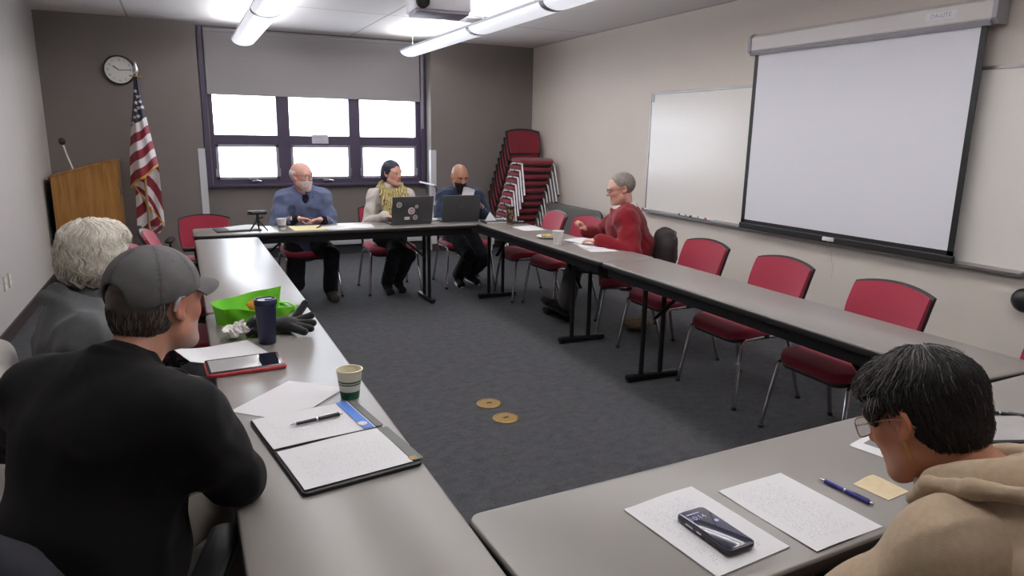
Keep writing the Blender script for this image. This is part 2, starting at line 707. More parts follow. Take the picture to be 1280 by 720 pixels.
# bay jamb strip left/right beside the shade (dark)
for i, x in enumerate((BX0 + 0.045, BX1 - 0.045)):
    b = MB().box((x, YBAY - 0.03, (WZ0 + ZC) / 2 - 0.02), (0.055, 0.05, ZC - WZ0))
    struct(b.build('trim_%d' % (i + 3), 'frame_purple'))

# windows: one frame with six lights
FY = YBAY + 0.03
root = thing('window_1', 'window', 'window', (0, 0, 0))
for k in ('label', 'category'):
    del root[k]
struct(root)
b = MB()
cols = [(0.405, 1.125), (1.275, 2.015), (2.155, 2.905)]
xs = [WX0, cols[0][0], cols[0][1], cols[1][0], cols[1][1], cols[2][0], cols[2][1], WX1]
rows = [(0.985, 1.405), (1.52, 1.985)]
zs = [WZ0, rows[0][0], rows[0][1], rows[1][0], rows[1][1], WZ1]
for i in range(0, 7, 2):
    b.box(((xs[i] + xs[i + 1]) / 2, FY, (WZ0 + WZ1) / 2), (xs[i + 1] - xs[i], 0.07, WZ1 - WZ0))
for j in range(0, 6, 2):
    b.box(((WX0 + WX1) / 2, FY, (zs[j] + zs[j + 1]) / 2), (WX1 - WX0, 0.066, zs[j + 1] - zs[j]))
b.box(((WX0 + WX1) / 2, YBAY - 0.02, WZ0 + 0.012), (WX1 - WX0 + 0.1, 0.1, 0.03))
b.build('window_frame', 'frame_purple', root, bevel=0.003)
for (x0, x1) in cols:
    b = MB().box(((x0 + x1) / 2, FY + 0.02, (rows[1][0] + rows[1][1]) / 2), (x1 - x0, 0.006, rows[1][1] - rows[1][0]))
    b.build('pane', 'window_glass', root)
    z0, z1 = rows[0]
    b = MB()
    t = 0.03
    b.box(((x0 + x1) / 2, FY - 0.03, z0 + t / 2), (x1 - x0, 0.03, t))
    b.box(((x0 + x1) / 2, FY - 0.03, z1 - t / 2), (x1 - x0, 0.03, t))
    b.box((x0 + t / 2, FY - 0.03, (z0 + z1) / 2), (t, 0.03, z1 - z0))
    b.box((x1 - t / 2, FY - 0.03, (z0 + z1) / 2), (t, 0.03, z1 - z0))
    sash = b.build('sash', 'sash_grey', root, bevel=0.003)
    b = MB().box(((x0 + x1) / 2, FY - 0.02, (z0 + z1) / 2), (x1 - x0 - 2 * t, 0.006, z1 - z0 - 2 * t))
    b.build('pane', 'window_glass', sash)
    b = MB()
    xm = (x0 + x1) / 2 + 0.06
    b.box((xm, FY - 0.055, z0 - 0.018), (0.10, 0.03, 0.022))
    b.tube([(xm + 0.02, FY - 0.07, z0 - 0.012), (xm + 0.075, FY - 0.085, z0 - 0.022)], 0.008)
    b.box((xm - 0.04, FY - 0.06, z0 - 0.008), (0.03, 0.02, 0.03))
    b.build('window_latch', 'silver', sash, bevel=0.002)
    for xx in (x0 - 0.008, x1 + 0.008):
        b = MB().box((xx, FY - 0.045, z0 + 0.08), (0.018, 0.02, 0.10))
        b.build('window_hinge', 'silver', sash, bevel=0.002)

# roller shade
root = thing('roller_shade', 'grey roller shade drawn down over the top of the window', 'window shade', ((BX0 + BX1) / 2, YBAY - 0.05, 1.985))
w2 = (BX1 - BX0) / 2 - 0.085
b = MB().grid(lambda u, v: ((u - 0.5) * 2 * w2, 0.004 * math.sin(u * 9), v * (ZC - 0.05 - 1.985)), 24, 6, 0.002)
b.build('shade_cloth', 'shade', root, smooth=True)
b = MB().box((0, 0, 0.012), (2 * w2, 0.012, 0.024))
b.build('hem_bar', 'shade', root, bevel=0.003)
b = MB().tube([(-w2, 0.02, ZC - 2.025), (w2, 0.02, ZC - 2.025)], 0.03, 12)
b.build('roller_tube', 'shade', root, smooth=True)
b = MB()
b.tube([(w2 + 0.01, -0.03, 0.68), (w2 + 0.012, -0.03, -0.35)], 0.0035, 6)
b.tube([(w2 + 0.03, -0.03, 0.68), (w2 + 0.032, -0.03, -0.35)], 0.0035, 6)
b.build('pull_chain', 'white_trim', root)

# baseboard heater along the bay
root = thing('baseboard_heater', 'long low white heater along the base of the window wall', 'heater', ((BX0 + BX1) / 2, YBAY - 0.06, 0.03))
b = MB()
b.prism([(-0.055, 0.10), (-0.06, 0.13), (-0.055, 0.21), (0.05, 0.25), (0.05, 0.10)], -1.32, 1.32, 'x')
b.build('cover', 'heater', root, bevel=0.004)
b = MB().box((0, 0.02, 0.035), (2.62, 0.07, 0.13))  # dark box stands for the shaded gap and floor shadow under the cover
b.build('base', 'vent_dark', root)

# rod at the window corner
root = thing('window_pole', 'thin white rod reaching out from the lower right window corner', 'pole', (2.93, 9.1, 0.93))
b = MB().tube([(0.0, 0.0, 0.0), (0.13, -0.25, -0.03)], 0.012, 8)
b.build('rod', 'white_plastic', root)
b = MB().tube([(0.12, -0.24, -0.03), (0.145, -0.25, -0.06), (0.15, -0.25, -0.16), (0.15, -0.23, -0.27)], 0.011, 6)
b.build('hanging_cord', 'black', root)

# paper notice on the window
o = MB().grid(lambda u, v: ((u - 0.5) * 0.205, -0.002 * math.sin(u * 3), (v - 0.5) * 0.11), 8, 5, 0.001).build('notice', 'sign_sheet')
o.location = (1.64, FY - 0.041, 1.482)
tag(o, 'small printed notice taped to the middle window bar', 'notice')

# -------------------------------------------------------------- right wall
root = thing('whiteboard', 'long whiteboard on the right wall behind the pulled-down screen', 'whiteboard', (XR, 4.25, 0.80))
Lh = 1.90
b = MB().box((-0.008, 0, 0.61), (0.014, 2 * Lh, 1.2))
b.build('writing_panel', 'board_white', root)
b = MB()
b.box((-0.010, 0, 1.215), (0.022, 2 * Lh + 0.02, 0.022))
for s in (-1, 1):
    b.box((-0.010, s * (Lh + 0.003), 0.61), (0.022, 0.016, 1.22))
b.build('board_frame', 'alu', root, bevel=0.002)
b = MB().prism([(0, 0), (-0.06, -0.012), (-0.075, -0.004), (-0.075, 0.008), (0, 0.022)], -Lh, Lh, 'y')
b.build('marker_tray', 'alu', root)
b = MB().box((-0.017, Lh - 0.03, 1.17), (0.012, 0.03, 0.08))
b.build('map_hook', 'alu', root)

mk = None
for i, (y, m, ln) in enumerate([(5.50, 'black', 'black dry-erase marker nearest the man in red on the whiteboard tray'), (5.40, 'marker_blue', 'blue dry-erase marker lying on the whiteboard tray'), (5.31, 'black', 'middle black dry-erase marker on the whiteboard tray'), (5.22, 'marker_green', 'green dry-erase marker lying on the whiteboard tray'), (5.10, 'marker_red', 'red dry-erase marker on the tray nearest the screen'), (6.10, 'marker_red', 'red magnet-tipped marker at far end of the whiteboard tray')]):
    r_ = thing('marker', ln, 'marker', (XR - 0.045, y, 0.822), 0.0 + 0.15 * (i % 3 - 1), 'dry-erase markers on the whiteboard tray')
    MB().tube([(0, -0.055, 0), (0, 0.03, 0)], 0.008, 8).build('barrel', 'white_plastic', r_, smooth=True)
    MB().tube([(0, 0.03, 0), (0, 0.062, 0)], 0.009, 8).build('marker_cap', m, r_, smooth=True)

# projection screen
SY0, SY1 = 2.747, 4.64
root = thing('projection_screen', 'pull-down projection screen hanging open on the right wall', 'projection screen', (XR - 0.01, (SY0 + SY1) / 2, 0.82))
hw = (SY1 - SY0) / 2
b = MB().prism([(0, 1.445), (-0.075, 1.445), (-0.11, 1.475), (-0.11, 1.575), (-0.075, 1.60), (0, 1.60)], -hw - 0.03, hw + 0.03, 'y')
b.build('screen_case', 'case_white', root, bevel=0.004)
b = MB().box((-0.10, 0, 1.4500), (0.02, 2 * hw + 0.05, 0.03), (0, -0.7, 0))
b.build('case_lip', 'case_grey', root)
for s in (-1, 1):
    b = MB().prism([(0.0, 1.437), (-0.08, 1.437), (-0.117, 1.47), (-0.117, 1.58), (-0.08, 1.608), (0.0, 1.608)], s * (hw + 0.03), s * (hw + 0.06), 'y')
    b.build('case_end', 'case_grey', root, bevel=0.003)
b = MB().box((-0.08, 0, 0.73), (0.003, 2 * hw - 0.06, 1.44))
b.build('viewing_surface', 'screen_white', root)
for s in (-1, 1):
    MB().box((-0.0815, s * (hw - 0.02), 0.73), (0.004, 0.04, 1.44)).build('black_border', 'black', root)
b = MB().rbox((-0.08, 0, 0.008), (0.03, 2 * hw + 0.02, 0.05), 0.008, e=0.006)
b.box((-0.0815, 0, 0.045), (0.004, 2 * hw, 0.035))
b.build('bottom_bar', 'dark_plastic', root)
b = MB().rbox((-0.10, 0.0, 0.012), (0.02, 0.10, 0.028), 0.008, e=0.004)
b.build('pull_handle', 'white_plastic', root)
b = MB().tube([(-0.1, 0, 0.0), (-0.1, 0.0, -0.05), (-0.09, 0.01, -0.06), (-0.085, 0.0, -0.05)], 0.003, 6)
b.tube([(-0.08, -0.01, -0.06), (-0.03, -0.02, -0.22), (-0.02, 0.0, -0.30)], 0.0012, 5)
b.build('pull_cord', 'cord', root)
b = MB().box((-0.111, -0.66, 1.525), (0.002, 0.2, 0.05))
pl_ = b.build('maker_plate', 'white_plastic', root)
text_mesh('DA-LITE', 0.038, 'case_grey', pl_, (-0.1125, -0.66, 1.527), (PI / 2, 0, -PI / 2))

# wall plates on the left wall
for i, (y, lab) in enumerate(((6.20, 'beige wall outlet plate nearest the camera on left wall'), (6.36, 'beige wall outlet plate nearer the lectern on left wall'))):
    r_ = thing('wall_outlet', lab, 'outlet', (XL, y, 0.415), 0, 'wall plates')
    MB().rbox((0.004, 0, 0), (0.115, 0.075, 0.008), 0.006, rot=(0, PI / 2, 0), e=0.002).build('plate', 'beige_plastic', r_)
    MB().box((0.009, 0, 0.022), (0.004, 0.034, 0.03)).box((0.009, 0, -0.022), (0.004, 0.034, 0.03)).build('socket', 'white_plastic', r_, bevel=0.001)

# dark rounded thing on right wall edge
o = MB().sph((0, 0, 0), (0.05, 0.085, 0.075), 18, 12).build('coat_hook', 'dark_plastic', smooth=True)
o.location = (XR - 0.05, 2.30, 0.655)
tag(o, 'dark rounded knob on right wall at the frame edge', 'wall knob')

# wall clock
root = thing('wall_clock', 'round black-rimmed white wall clock beside the flag', 'clock', (-0.515, YB, 2.19))
R_ = 0.155
MB().lathe([(R_, 0), (R_, 0.035), (R_ - 0.006, 0.042), (R_ - 0.014, 0.04), (R_ - 0.016, 0.028)], axis=(0, -1, 0), n=48, cap=False).build('rim', 'black', root, smooth=True)
fc = MB().lathe([(0.0, 0.027), (R_ - 0.014, 0.027), (R_ - 0.014, 0.02), (0, 0.02)], axis=(0, -1, 0), n=48, cap=False).build('clock_face', 'clock_face', root)
for h in range(1, 13):
    a = math.radians(90 - 30 * h)
    text_mesh(str(h), 0.034, 'ink_grey', fc, (math.cos(a) * 0.108, -0.0285, math.sin(a) * 0.108), (PI / 2, 0, 0), 'numeral')
for nm, ang, ln, wd in (('hour_hand', 90 - 30 * (10 + 14 / 60), 0.07, 0.008), ('minute_hand', 90 - 6 * 14.5, 0.115, 0.006)):
    a = math.radians(ang)
    MB().box((math.cos(a) * ln / 2, -0.031, math.sin(a) * ln / 2), (ln, 0.002, wd), (0, -a, 0)).build(nm, 'black', root)

# ---------------------------------------------------------------- ceiling things
def light_fixture(x, y0, y1, label):
    r_ = thing('ceiling_light', label, 'light', (x, (y0 + y1) / 2, 2.49), 0, 'hanging linear ceiling lights')
    h = (y1 - y0) / 2
    prof = [(-0.125, 0.07)]
    for k in range(13):
        a = PI * k / 12
        prof.append((-0.122 * math.cos(a), 0.062 - 0.062 * math.sin(a)))
    prof += [(0.125, 0.07)]
    MB().prism(prof, -h, h, 'y').build('diffuser', 'diffuser', r_, smooth=True, angle=60)
    b = MB()
    b.box((-0.122, 0, 0.069), (0.012, 2 * h + 0.01, 0.02))
    b.box((0.122, 0, 0.069), (0.012, 2 * h + 0.01, 0.02))
    b.build('rail', 'fixture_shell', r_)
    n = 3
    for k in range(0, 9):
        y = h - 2.2 - 1.5 * k
        if y < -h + 0.1:
            break
        pr = [(p[0] * 1.02, p[1] - 0.002) for p in prof[1:-1]]
        MB().prism(pr, y - 0.035, y + 0.035, 'y').build('joint_band', 'band_grey', r_, smooth=True, angle=60)
    for y in (h - 0.12, h - 2.3, h - 4.6):
        b = MB().tube([(0, y, 0.06), (0, y, ZC - 2.49 - 0.002)], 0.0025, 6)
        b.lathe([(0.02, 0), (0.02, 0.012), (0, 0.012)], (0, y, ZC - 2.49 - 0.013), 12)
        b.build('suspension_wire', 'cable', r_)
    return r_


light_fixture(0.745, 0.2, 8.6, 'white hanging linear light above the left side of the room')
light_fixture(2.66, 0.2, 8.6, 'white hanging linear light above the right side of the room')

root = thing('projector', 'white ceiling projector between the two hanging lights', 'projector', (1.87, 5.30, 2.44), math.radians(-6))
MB().rbox((0, 0, 0.075), (0.44, 0.34, 0.11), 0.03, e=0.012).build('housing', 'projector', root, smooth=True)
MB().rbox((0, 0.0, 0.012), (0.41, 0.31, 0.022), 0.03, e=0.006).build('underside', 'projector_grey', root, smooth=True)
MB().lathe([(0.05, 0), (0.05, 0.03), (0.04, 0.035), (0.035, 0.02), (0, 0.02)], (-0.16, -0.17, 0.07), 20, (0, -1, 0)).build('lens', 'black', root, smooth=True)
MB().lathe([(0.03, 0), (0.03, ZC - 2.44 - 0.13)], (0, 0, 0.13), 16).lathe([(0.09, 0), (0.09, 0.015)], (0, 0, ZC - 2.44 - 0.016), 20).build('mount_pole', 'projector', root, smooth=True)
MB().box((-0.02, -0.06, 0.0), (0.045, 0.025, 0.006)).build('status_label', 'white_plastic', root)
MB().tube([(-0.2, -0.12, 0.08), (-0.26, -0.15, 0.13), (-0.2, -0.05, 0.22), (-0.03, 0, 0.29)], 0.012, 8).build('power_cable', 'black', root, smooth=True)

root = thing('ceiling_vent', 'grey louvred air vent in the ceiling past the projector', 'vent', (3.0, 7.1, ZC), 0)
MB().box((0, 0, -0.004), (0.62, 0.32, 0.008)).build('backing', 'vent_dark', root)
b = MB()
for s in (-1, 1):
    b.box((0, s * 0.16, -0.01), (0.66, 0.03, 0.016))
    b.box((s * 0.315, 0, -0.01), (0.03, 0.34, 0.016))
b.build('vent_frame', 'vent', root, bevel=0.002)
for k in range(5):
    MB().box((0, -0.11 + 0.055 * k, -0.01), (0.6, 0.03, 0.004), (0.6, 0, 0)).build('louvre', 'vent', root)
o = MB().lathe([(0.13, 0), (0.125, -0.012), (0.05, -0.018), (0, -0.018)], n=28).build('ceiling_speaker', 'vent', smooth=True)
o.location = (3.12, 5.98, ZC)
tag(o, 'round grille in the ceiling at the top edge near right light', 'speaker')

# brass floor plates
for i, (x, y, lab) in enumerate(((1.556, 3.55, 'round brass floor outlet cover farther from the camera'), (1.557, 3.315, 'round brass floor outlet cover nearer the camera'))):
    r_ = thing('floor_outlet', lab, 'floor outlet', (x, y, 0), 0, 'brass floor covers')
    MB().lathe([(0.075, 0), (0.075, 0.004), (0.068, 0.008), (0.060, 0.008), (0.058, 0.006), (0, 0.006)], n=36).build('cover_plate', 'brass', r_, smooth=True)
    MB().box((0, 0, 0.008), (0.03, 0.006, 0.003)).build('slot', 'vent_dark', r_)
UP_W, DOWN_W, EXPO = 70.0, 22.0, 0.48

# ------------------------------------------------------------------- tables
def make_table(label, cx, cy, rz, L, W=0.457, group='narrow folding tables in a rectangle', legs=(-0.80, 0.80)):
    """length along local y"""
    t = thing('folding_table', label, 'table', (cx, cy, 0), rz, group)
    MB().rbox((0, 0, TZ - 0.0125), (W, L, 0.025), 0.035, 5, e=0.006).build('tabletop', 'table_top', t, smooth=True, angle=50)
    MB().rbox((0, 0, TZ - 0.022), (W + 0.004, L + 0.004, 0.030), 0.036, 5, e=0.004).build('edge_band', 'table_edge', t, smooth=True, angle=50)
    b = MB()
    for s in (-1, 1):
        b.box((s * (W / 2 - 0.03), 0, TZ - 0.065), (0.022, L - 0.12, 0.06))
        b.box((0, s * (L / 2 - 0.07), TZ - 0.065), (W - 0.06, 0.022, 0.06))
    b.build('apron', 'black_metal', t, bevel=0.002)
    for y in legs:
        s = 1 if y > 0 else -1
        b = MB()
        for x in (-0.10, 0.05):
            b.tube([(x, y, 0.04), (x, y, TZ - 0.04)], 0.017, 10)
        b.box((-0.025, y, TZ - 0.10), (0.20, 0.03, 0.03))
        lg = b.build('leg', 'black_metal', t, smooth=True)
        MB().rbox((-0.01, y, 0.026), (0.40, 0.055, 0.034), 0.012, e=0.008).build('foot', 'black_metal', lg, smooth=True)
        MB().tube([(-0.025, y - s * 0.02, 0.42), (-0.025, y - s * 0.33, TZ - 0.05)], 0.019, 8, flat=0.5).build('brace', 'black_metal', lg, smooth=True)
        for x in (-0.19, 0.17):
            MB().lathe([(0.018, 0), (0.018, 0.012), (0.01, 0.014)], (x, y, 0.0), 12).build('glide', 'black', lg)
    return t


make_table('grey folding table on the left, holding the padfolio and paper cup', 0.280, 2.155, 0, 2.42, 0.452)
make_table('bare-topped grey folding table far left, beyond the lime green bag', 0.290, 4.60, 0, 2.42, 0.462)
make_table('grey folding table along the window, with both laptops on it', 1.285, 6.262, PI / 2, 2.46, 0.457, legs=(-0.78, 0.80))
make_table('far grey folding table on the right, in front of the man in red', 2.752, 5.13, 0, 2.46, 0.457, legs=(-0.66, 0.96))
make_table('near grey folding table on the right, in front of the empty red chairs', 2.722, 2.640, math.radians(-1.2), 2.505, 0.450, legs=(-0.83, 0.90))
make_table('grey folding table in the right foreground under the phone and papers', 1.738, 1.105, math.radians(92), 2.44, 0.457)


# ------------------------------------------------------------------- chairs
def seat_shape(b, w, d, zt, th, r=0.10):
    n0 = len(b.v)
    b.rbox((0, 0, zt - th / 2), (w, d, th), r, 6, e=th * 0.42)
    for i in range(n0, len(b.v)):
        x, y, z = b.v[i]
        if y > 0.08:
            z -= (y - 0.08) ** 2 * 1.1
        if y < -0.1:
            z += (-(y + 0.1)) ** 2 * 0.5
        x *= 1 - 0.12 * max(0, -y / d)
        z += 0.15 * x * x
        b.v[i] = (x, y, z)
    return b


def back_fn(w, z0, h, y0, lean, curve, bow, grow=0.0, yoff=0.0):
    def fn(u, v):
        s = 2 * u - 1
        # squarish outline with arched top
        hw = (w / 2 + grow) * (0.90 + 0.10 * math.sin(min(1, v * 1.6) * PI / 2))
        arch = 0.10 * s * s
        corner = 0.10 * max(0, abs(s) - 0.75) ** 2 * 16 * 0.25
        zz = z0 - grow + (h + 2 * grow) * (v * (1 - arch * v) - corner * (v - 0.5) * 0.6)
        yy = y0 - lean * v - curve * (1 - s * s) + bow * math.sin(v * PI) + yoff
        return (s * hw, yy, zz)
    return fn


def make_chair(label, legmat, fab='red_fabric', group=None, fl=(0.268, 0.245), rl=(0.262, -0.265), grow=0.010):
    t = thing('stacking_chair', label, 'chair', (0, 0, 0), 0, group)
    seat_shape(MB(), 0.48, 0.47, 0.468, 0.055).build('seat', fab, t, smooth=True, angle=60)
    seat_shape(MB(), 0.455, 0.44, 0.418, 0.025, 0.08).build('seat_pan', 'dark_plastic', t, smooth=True, angle=60)
    MB().grid(back_fn(0.45, 0.535, 0.30, -0.205, 0.085, 0.035, 0.008), 18, 12, -0.028).build('backrest', fab, t, smooth=True, angle=60)
    MB().grid(back_fn(0.45, 0.535, 0.30, -0.205, 0.085, 0.035, 0.008, grow, -0.020), 18, 12, -0.016).build('back_shell', 'dark_plastic', t, smooth=True, angle=60)
    for s in (-1, 1):
        MB().tube([(s * 0.205, 0.06, 0.405), (s * 0.212, -0.16, 0.405), (s * 0.215, -0.225, 0.44), (s * 0.212, -0.245, 0.56), (s * 0.205, -0.285, 0.72)], 0.013, 8, flat=0.8).build('back_upright', 'black', t, smooth=True)
        for pts in ([(s * 0.215, 0.02, 0.412), (s * 0.222, 0.165, 0.408), (s * 0.232, 0.195, 0.385), (s * fl[0], fl[1], 0.012)],
                    [(s * 0.215, -0.02, 0.412), (s * 0.222, -0.135, 0.408), (s * 0.230, -0.165, 0.385), (s * rl[0], rl[1], 0.012)]):
            lg = MB().tube(pts, 0.0115, 8).build('leg', legmat, t, smooth=True)
            MB().lathe([(0.015, 0), (0.015, 0.016), (0.012, 0.02)], (pts[-1][0], pts[-1][1], 0.0), 10).build('glide', 'black', lg)
    return t


GR = 'empty red chairs along the right wall'
c0 = make_chair('red stacking chair second from the back of the right row, beside the man in red', 'chrome', group=GR)
c0.location = (3.13, 5.52, 0)
c0.rotation_euler = (0, 0, PI / 2 + 0.06)
dup(c0, (3.05, 6.06, 0), PI / 2 - 0.10, 'farthest red stacking chair on the right, nearest the tall chair stack', GR)
dup(c0, (3.15, 3.94, 0), PI / 2 - 0.02, 'red stacking chair just to the near side of the man in red', GR)
dup(c0, (3.10, 3.16, 0), PI / 2 - 0.03, 'empty red stacking chair centred below the pull handle of the screen', GR)
dup(c0, (3.04, 2.37, 0), PI / 2 - 0.05, 'nearest fully visible red stacking chair on the right side', GR)
dup(c0, (3.23, 4.58, 0), math.radians(58), 'red stacking chair holding the man in the red sweater', 'occupied red chairs')
dup(c0, (1.86, 6.82, 0), PI, 'stacking chair under the woman in the yellow scarf', 'occupied red chairs')
dup(c0, (2.68, 6.84, 0), PI - 0.05, 'red stacking chair under the bearded man in navy', 'occupied red chairs')
dup(c0, (1.06, 6.88, 0), PI + 0.05, 'stacking chair under the white-bearded man in blue', 'occupied red chairs')
dup(c0, (1.18, 0.34, 0), -0.08, 'stacking chair under the person in the beige hoodie', 'occupied red chairs')

# chair stack in the far right corner
GS = 'stacked red chairs in the far corner'
ords = ['bottom', 'second', 'third', 'fourth', 'fifth', 'sixth', 'seventh', 'eighth', 'ninth', 'topmost']
s0 = make_chair('bottom chair of the tall red stack in the far corner', 'leg_lit_white', 'red_dark', GS, (0.245, 0.315), (0.240, -0.20), 0.026)
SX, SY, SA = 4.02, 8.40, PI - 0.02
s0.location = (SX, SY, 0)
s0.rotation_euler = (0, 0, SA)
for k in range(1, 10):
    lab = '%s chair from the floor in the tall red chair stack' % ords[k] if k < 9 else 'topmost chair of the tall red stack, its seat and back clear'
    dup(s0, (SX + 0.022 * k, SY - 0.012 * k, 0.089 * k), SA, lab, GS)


def make_task_chair(label, group):
    t = thing('task_chair', label, 'chair', (0, 0, 0), 0, group)
    seat_shape(MB(), 0.49, 0.47, 0.475, 0.065).build('seat', 'red_fabric', t, smooth=True, angle=60)
    seat_shape(MB(), 0.47, 0.45, 0.415, 0.03, 0.08).build('seat_pan', 'black', t, smooth=True, angle=60)
    MB().grid(back_fn(0.45, 0.55, 0.31, -0.21, 0.10, 0.04, 0.01), 18, 12, -0.032).build('backrest', 'red_fabric', t, smooth=True, angle=60)
    MB().grid(back_fn(0.45, 0.55, 0.31, -0.21, 0.10, 0.04, 0.01, 0.010, -0.024), 18, 12, -0.018).build('back_shell', 'black', t, smooth=True, angle=60)
    MB().tube([(0, -0.05, 0.40), (0, -0.24, 0.41), (0, -0.285, 0.48), (0, -0.31, 0.66)], 0.022, 8, flat=0.5).build('back_support', 'black', t, smooth=True)
    MB().lathe([(0.03, 0.09), (0.03, 0.26), (0.02, 0.26), (0.02, 0.40)], n=16).build('gas_column', 'black', t, smooth=True)
    b = MB()
    for k in range(5):
        a = 2 * PI * k / 5 + 0.3
        b.tube([(0.02 * math.cos(a), 0.02 * math.sin(a), 0.11), (0.27 * math.cos(a), 0.27 * math.sin(a), 0.075)], [0.024, 0.016], 8)
    b.lathe([(0.04, 0.07), (0.045, 0.12), (0.03, 0.14)], n=16)
    st = b.build('star_base', 'black', t, smooth=True)
    for k in range(5):
        a = 2 * PI * k / 5 + 0.3
        MB().lathe([(0.012, -0.018), (0.027, -0.018), (0.027, 0.018), (0.012, 0.018)], (0.27 * math.cos(a), 0.27 * math.sin(a), 0.028), 14, (math.cos(a + 1.2), math.sin(a + 1.2), 0)).build('caster', 'black', st)
    for s in (-1, 1):
        ar = MB().tube([(s * 0.18, -0.02, 0.405), (s * 0.275, -0.02, 0.41), (s * 0.285, -0.02, 0.46), (s * 0.285, -0.03, 0.655)], 0.017, 8, flat=0.7).build('arm_post', 'black', t, smooth=True)
        MB().rbox((s * 0.28, 0.0, 0.668), (0.07, 0.25, 0.028), 0.03, e=0.01).build('arm_pad', 'black', ar, smooth=True)
    return t


GT = 'red task chairs on the left side'
k0 = make_task_chair('red armchair at the far left corner of the tables facing camera', GT)
k0.location = (0.13, 6.66, 0)
k0.rotation_euler = (0, 0, PI - 0.12)
dup(k0, (0.08, 5.52, 0), -PI / 2 - 0.05, 'red armchair tucked sideways beside the flag, its back edge-on', GT)
dup(k0, (0.03, 4.86, 0), -PI / 2 + 0.04, 'red armchair mostly hidden behind the white-haired person', GT)
dup(k0, (-0.10, 4.02, 0), -PI / 2 + 0.05, 'dark red armchair seen between cap brim and table edge', GT)
dup(k0, (-0.27, 2.57, 0), math.radians(-80), 'chair under the white-haired person, a pale coat over its back', GT)
dup(k0, (-0.265, 1.53, 0), math.radians(-15), 'black-armed red chair under the man in the grey cap', GT)
dup(k0, (2.83, 1.36, 0), PI / 2 - 0.05, 'red armchair cut off by the right edge of the frame', GR)

k0.scale = (0.93, 0.93, 0.93)

# folded table leaning on the right wall
root = thing('leaning_table', 'grey folded tabletop leaning against right wall behind the red chairs', 'table', (4.40, 7.45, 0), 0)
MB().rbox((0, 0, 0.36), (0.72, 1.35, 0.035), 0.09, 6, rot=Euler((0, math.radians(84), 0)).to_matrix(), e=0.01).build('tabletop', 'sofa_grey', root, smooth=True, angle=50)
MB().rbox((0.012, 0, 0.36), (0.73, 1.36, 0.022), 0.095, 6, rot=Euler((0, math.radians(84), 0)).to_matrix(), e=0.006).build('edge_band', 'dark_plastic', root, smooth=True, angle=50)
b = MB()
for y in (-0.45, 0.45):
    b.tube([(0.04, y, 0.1), (0.075, y, 0.62)], 0.014, 8)
b.build('folded_leg', 'black_metal', root)

# ------------------------------------------------------------------ lectern
root = thing('lectern', 'oak lectern standing in the far left corner by the flag', 'lectern', (-0.90, 8.58, 0), 0)
x0, x1, hy = -0.285, 0.305, 0.275
sidep = [(x0, 0.0), (x1, 0.0), (x1, 1.225), (x1 - 0.10, 1.222), (x0, 1.075)]
for s, nm in ((-1, 'side_panel'), (1, 'side_panel')):
    MB().prism(sidep, s * hy, s * (hy - 0.022), 'y').build(nm, 'oak', root, bevel=0.003)
MB().box((x1 - 0.011, 0, 0.61), (0.022, 2 * hy - 0.046, 1.22)).build('front_panel', 'oak', root)
MB().prism([(x1 + 0.012, 1.225), (x1 + 0.012, 1.245), (x1 - 0.105, 1.243), (x0 - 0.012, 1.094), (x0 - 0.012, 1.075), (x1 - 0.10, 1.222)], -hy - 0.012, hy + 0.012, 'y').build('reading_top', 'oak', root, bevel=0.003)
MB().box((0, 0, 0.70), (0.52, 2 * hy - 0.05, 0.02)).build('shelf', 'oak', root)
MB().box((0.01, 0, 0.04), (0.60, 2 * hy - 0.03, 0.08)).build('plinth', 'black', root)
MB().box((x0 - 0.004, 0, 0.55), (0.008, 2 * hy - 0.06, 0.95)).build('open_back_shade', 'black', root)  # black sheet painted as the shadow in the open speaker side
MB().rbox((x1 + 0.006, -0.12, 0.93), (0.02, 0.05, 0.09), 0.006).build('hinge', 'silver', root)
mic = MB().tube([(-0.09, -0.18, 1.15), (-0.105, -0.185, 1.21), (-0.13, -0.19, 1.30), (-0.15, -0.20, 1.405)], 0.008, 8).build('gooseneck', 'leg_lit_white', root, smooth=True)
MB().sph((-0.155, -0.2, 1.432), (0.034, 0.034, 0.037), 14, 10).build('microphone', 'black', mic, smooth=True)


# --------------------------------------------------------------------- flag
def flag_material():
    m = bpy.data.materials.new('flag_cloth')
    m.use_nodes = True
    nt = m.node_tree
    b = nt.nodes['Principled BSDF']
    b.inputs['Roughness'].default_value = 0.75
    b.inputs['Sheen Weight'].default_value = 0.2
    a = nt.nodes.new('ShaderNodeAttribute')
    a.attribute_name = 'Col'
    nt.links.new(a.outputs['Color'], b.inputs['Base Color'])
    MATS['flag_cloth'] = m


flag_material()
F_RED, F_WHITE, F_NAVY = lin((132, 28, 48)), lin((214, 206, 208)), lin((34, 32, 52))


def in_star(x, y, cx, cy, r):
    dx, dy = x - cx, y - cy
    d = math.hypot(dx, dy)
    if d > r:
        return False
    a = (math.atan2(dx, dy) % (2 * PI / 5))
    a = min(a, 2 * PI / 5 - a)
    # edge of a five pointed star
    ri = r * 0.42
    x1, y1, x2, y2 = r, 0.0, ri * math.cos(PI / 5), ri * math.sin(PI / 5)
    px, py = d * math.cos(a), d * math.sin(a)
    return (x2 - x1) * (py - y1) - (y2 - y1) * (px - x1) > 0


def cloth(name, fn, colfn, nu, nv, parent):
    b = MB().grid(fn, nu, nv)
    o = b.build(name, 'flag_cloth', parent, smooth=True, fixn=False)
    me = o.data
    at = me.color_attributes.new('Col', 'FLOAT_COLOR', 'CORNER')
    ul = me.uv_layers[0]
    for p in me.polygons:
        us = [ul.data[i].uv for i in p.loop_indices]
        u = sum(q[0] for q in us) / 4
        v = sum(q[1] for q in us) / 4
        c = colfn(u, v)
        for i in p.loop_indices:
            at.data[i].color = c
    return o


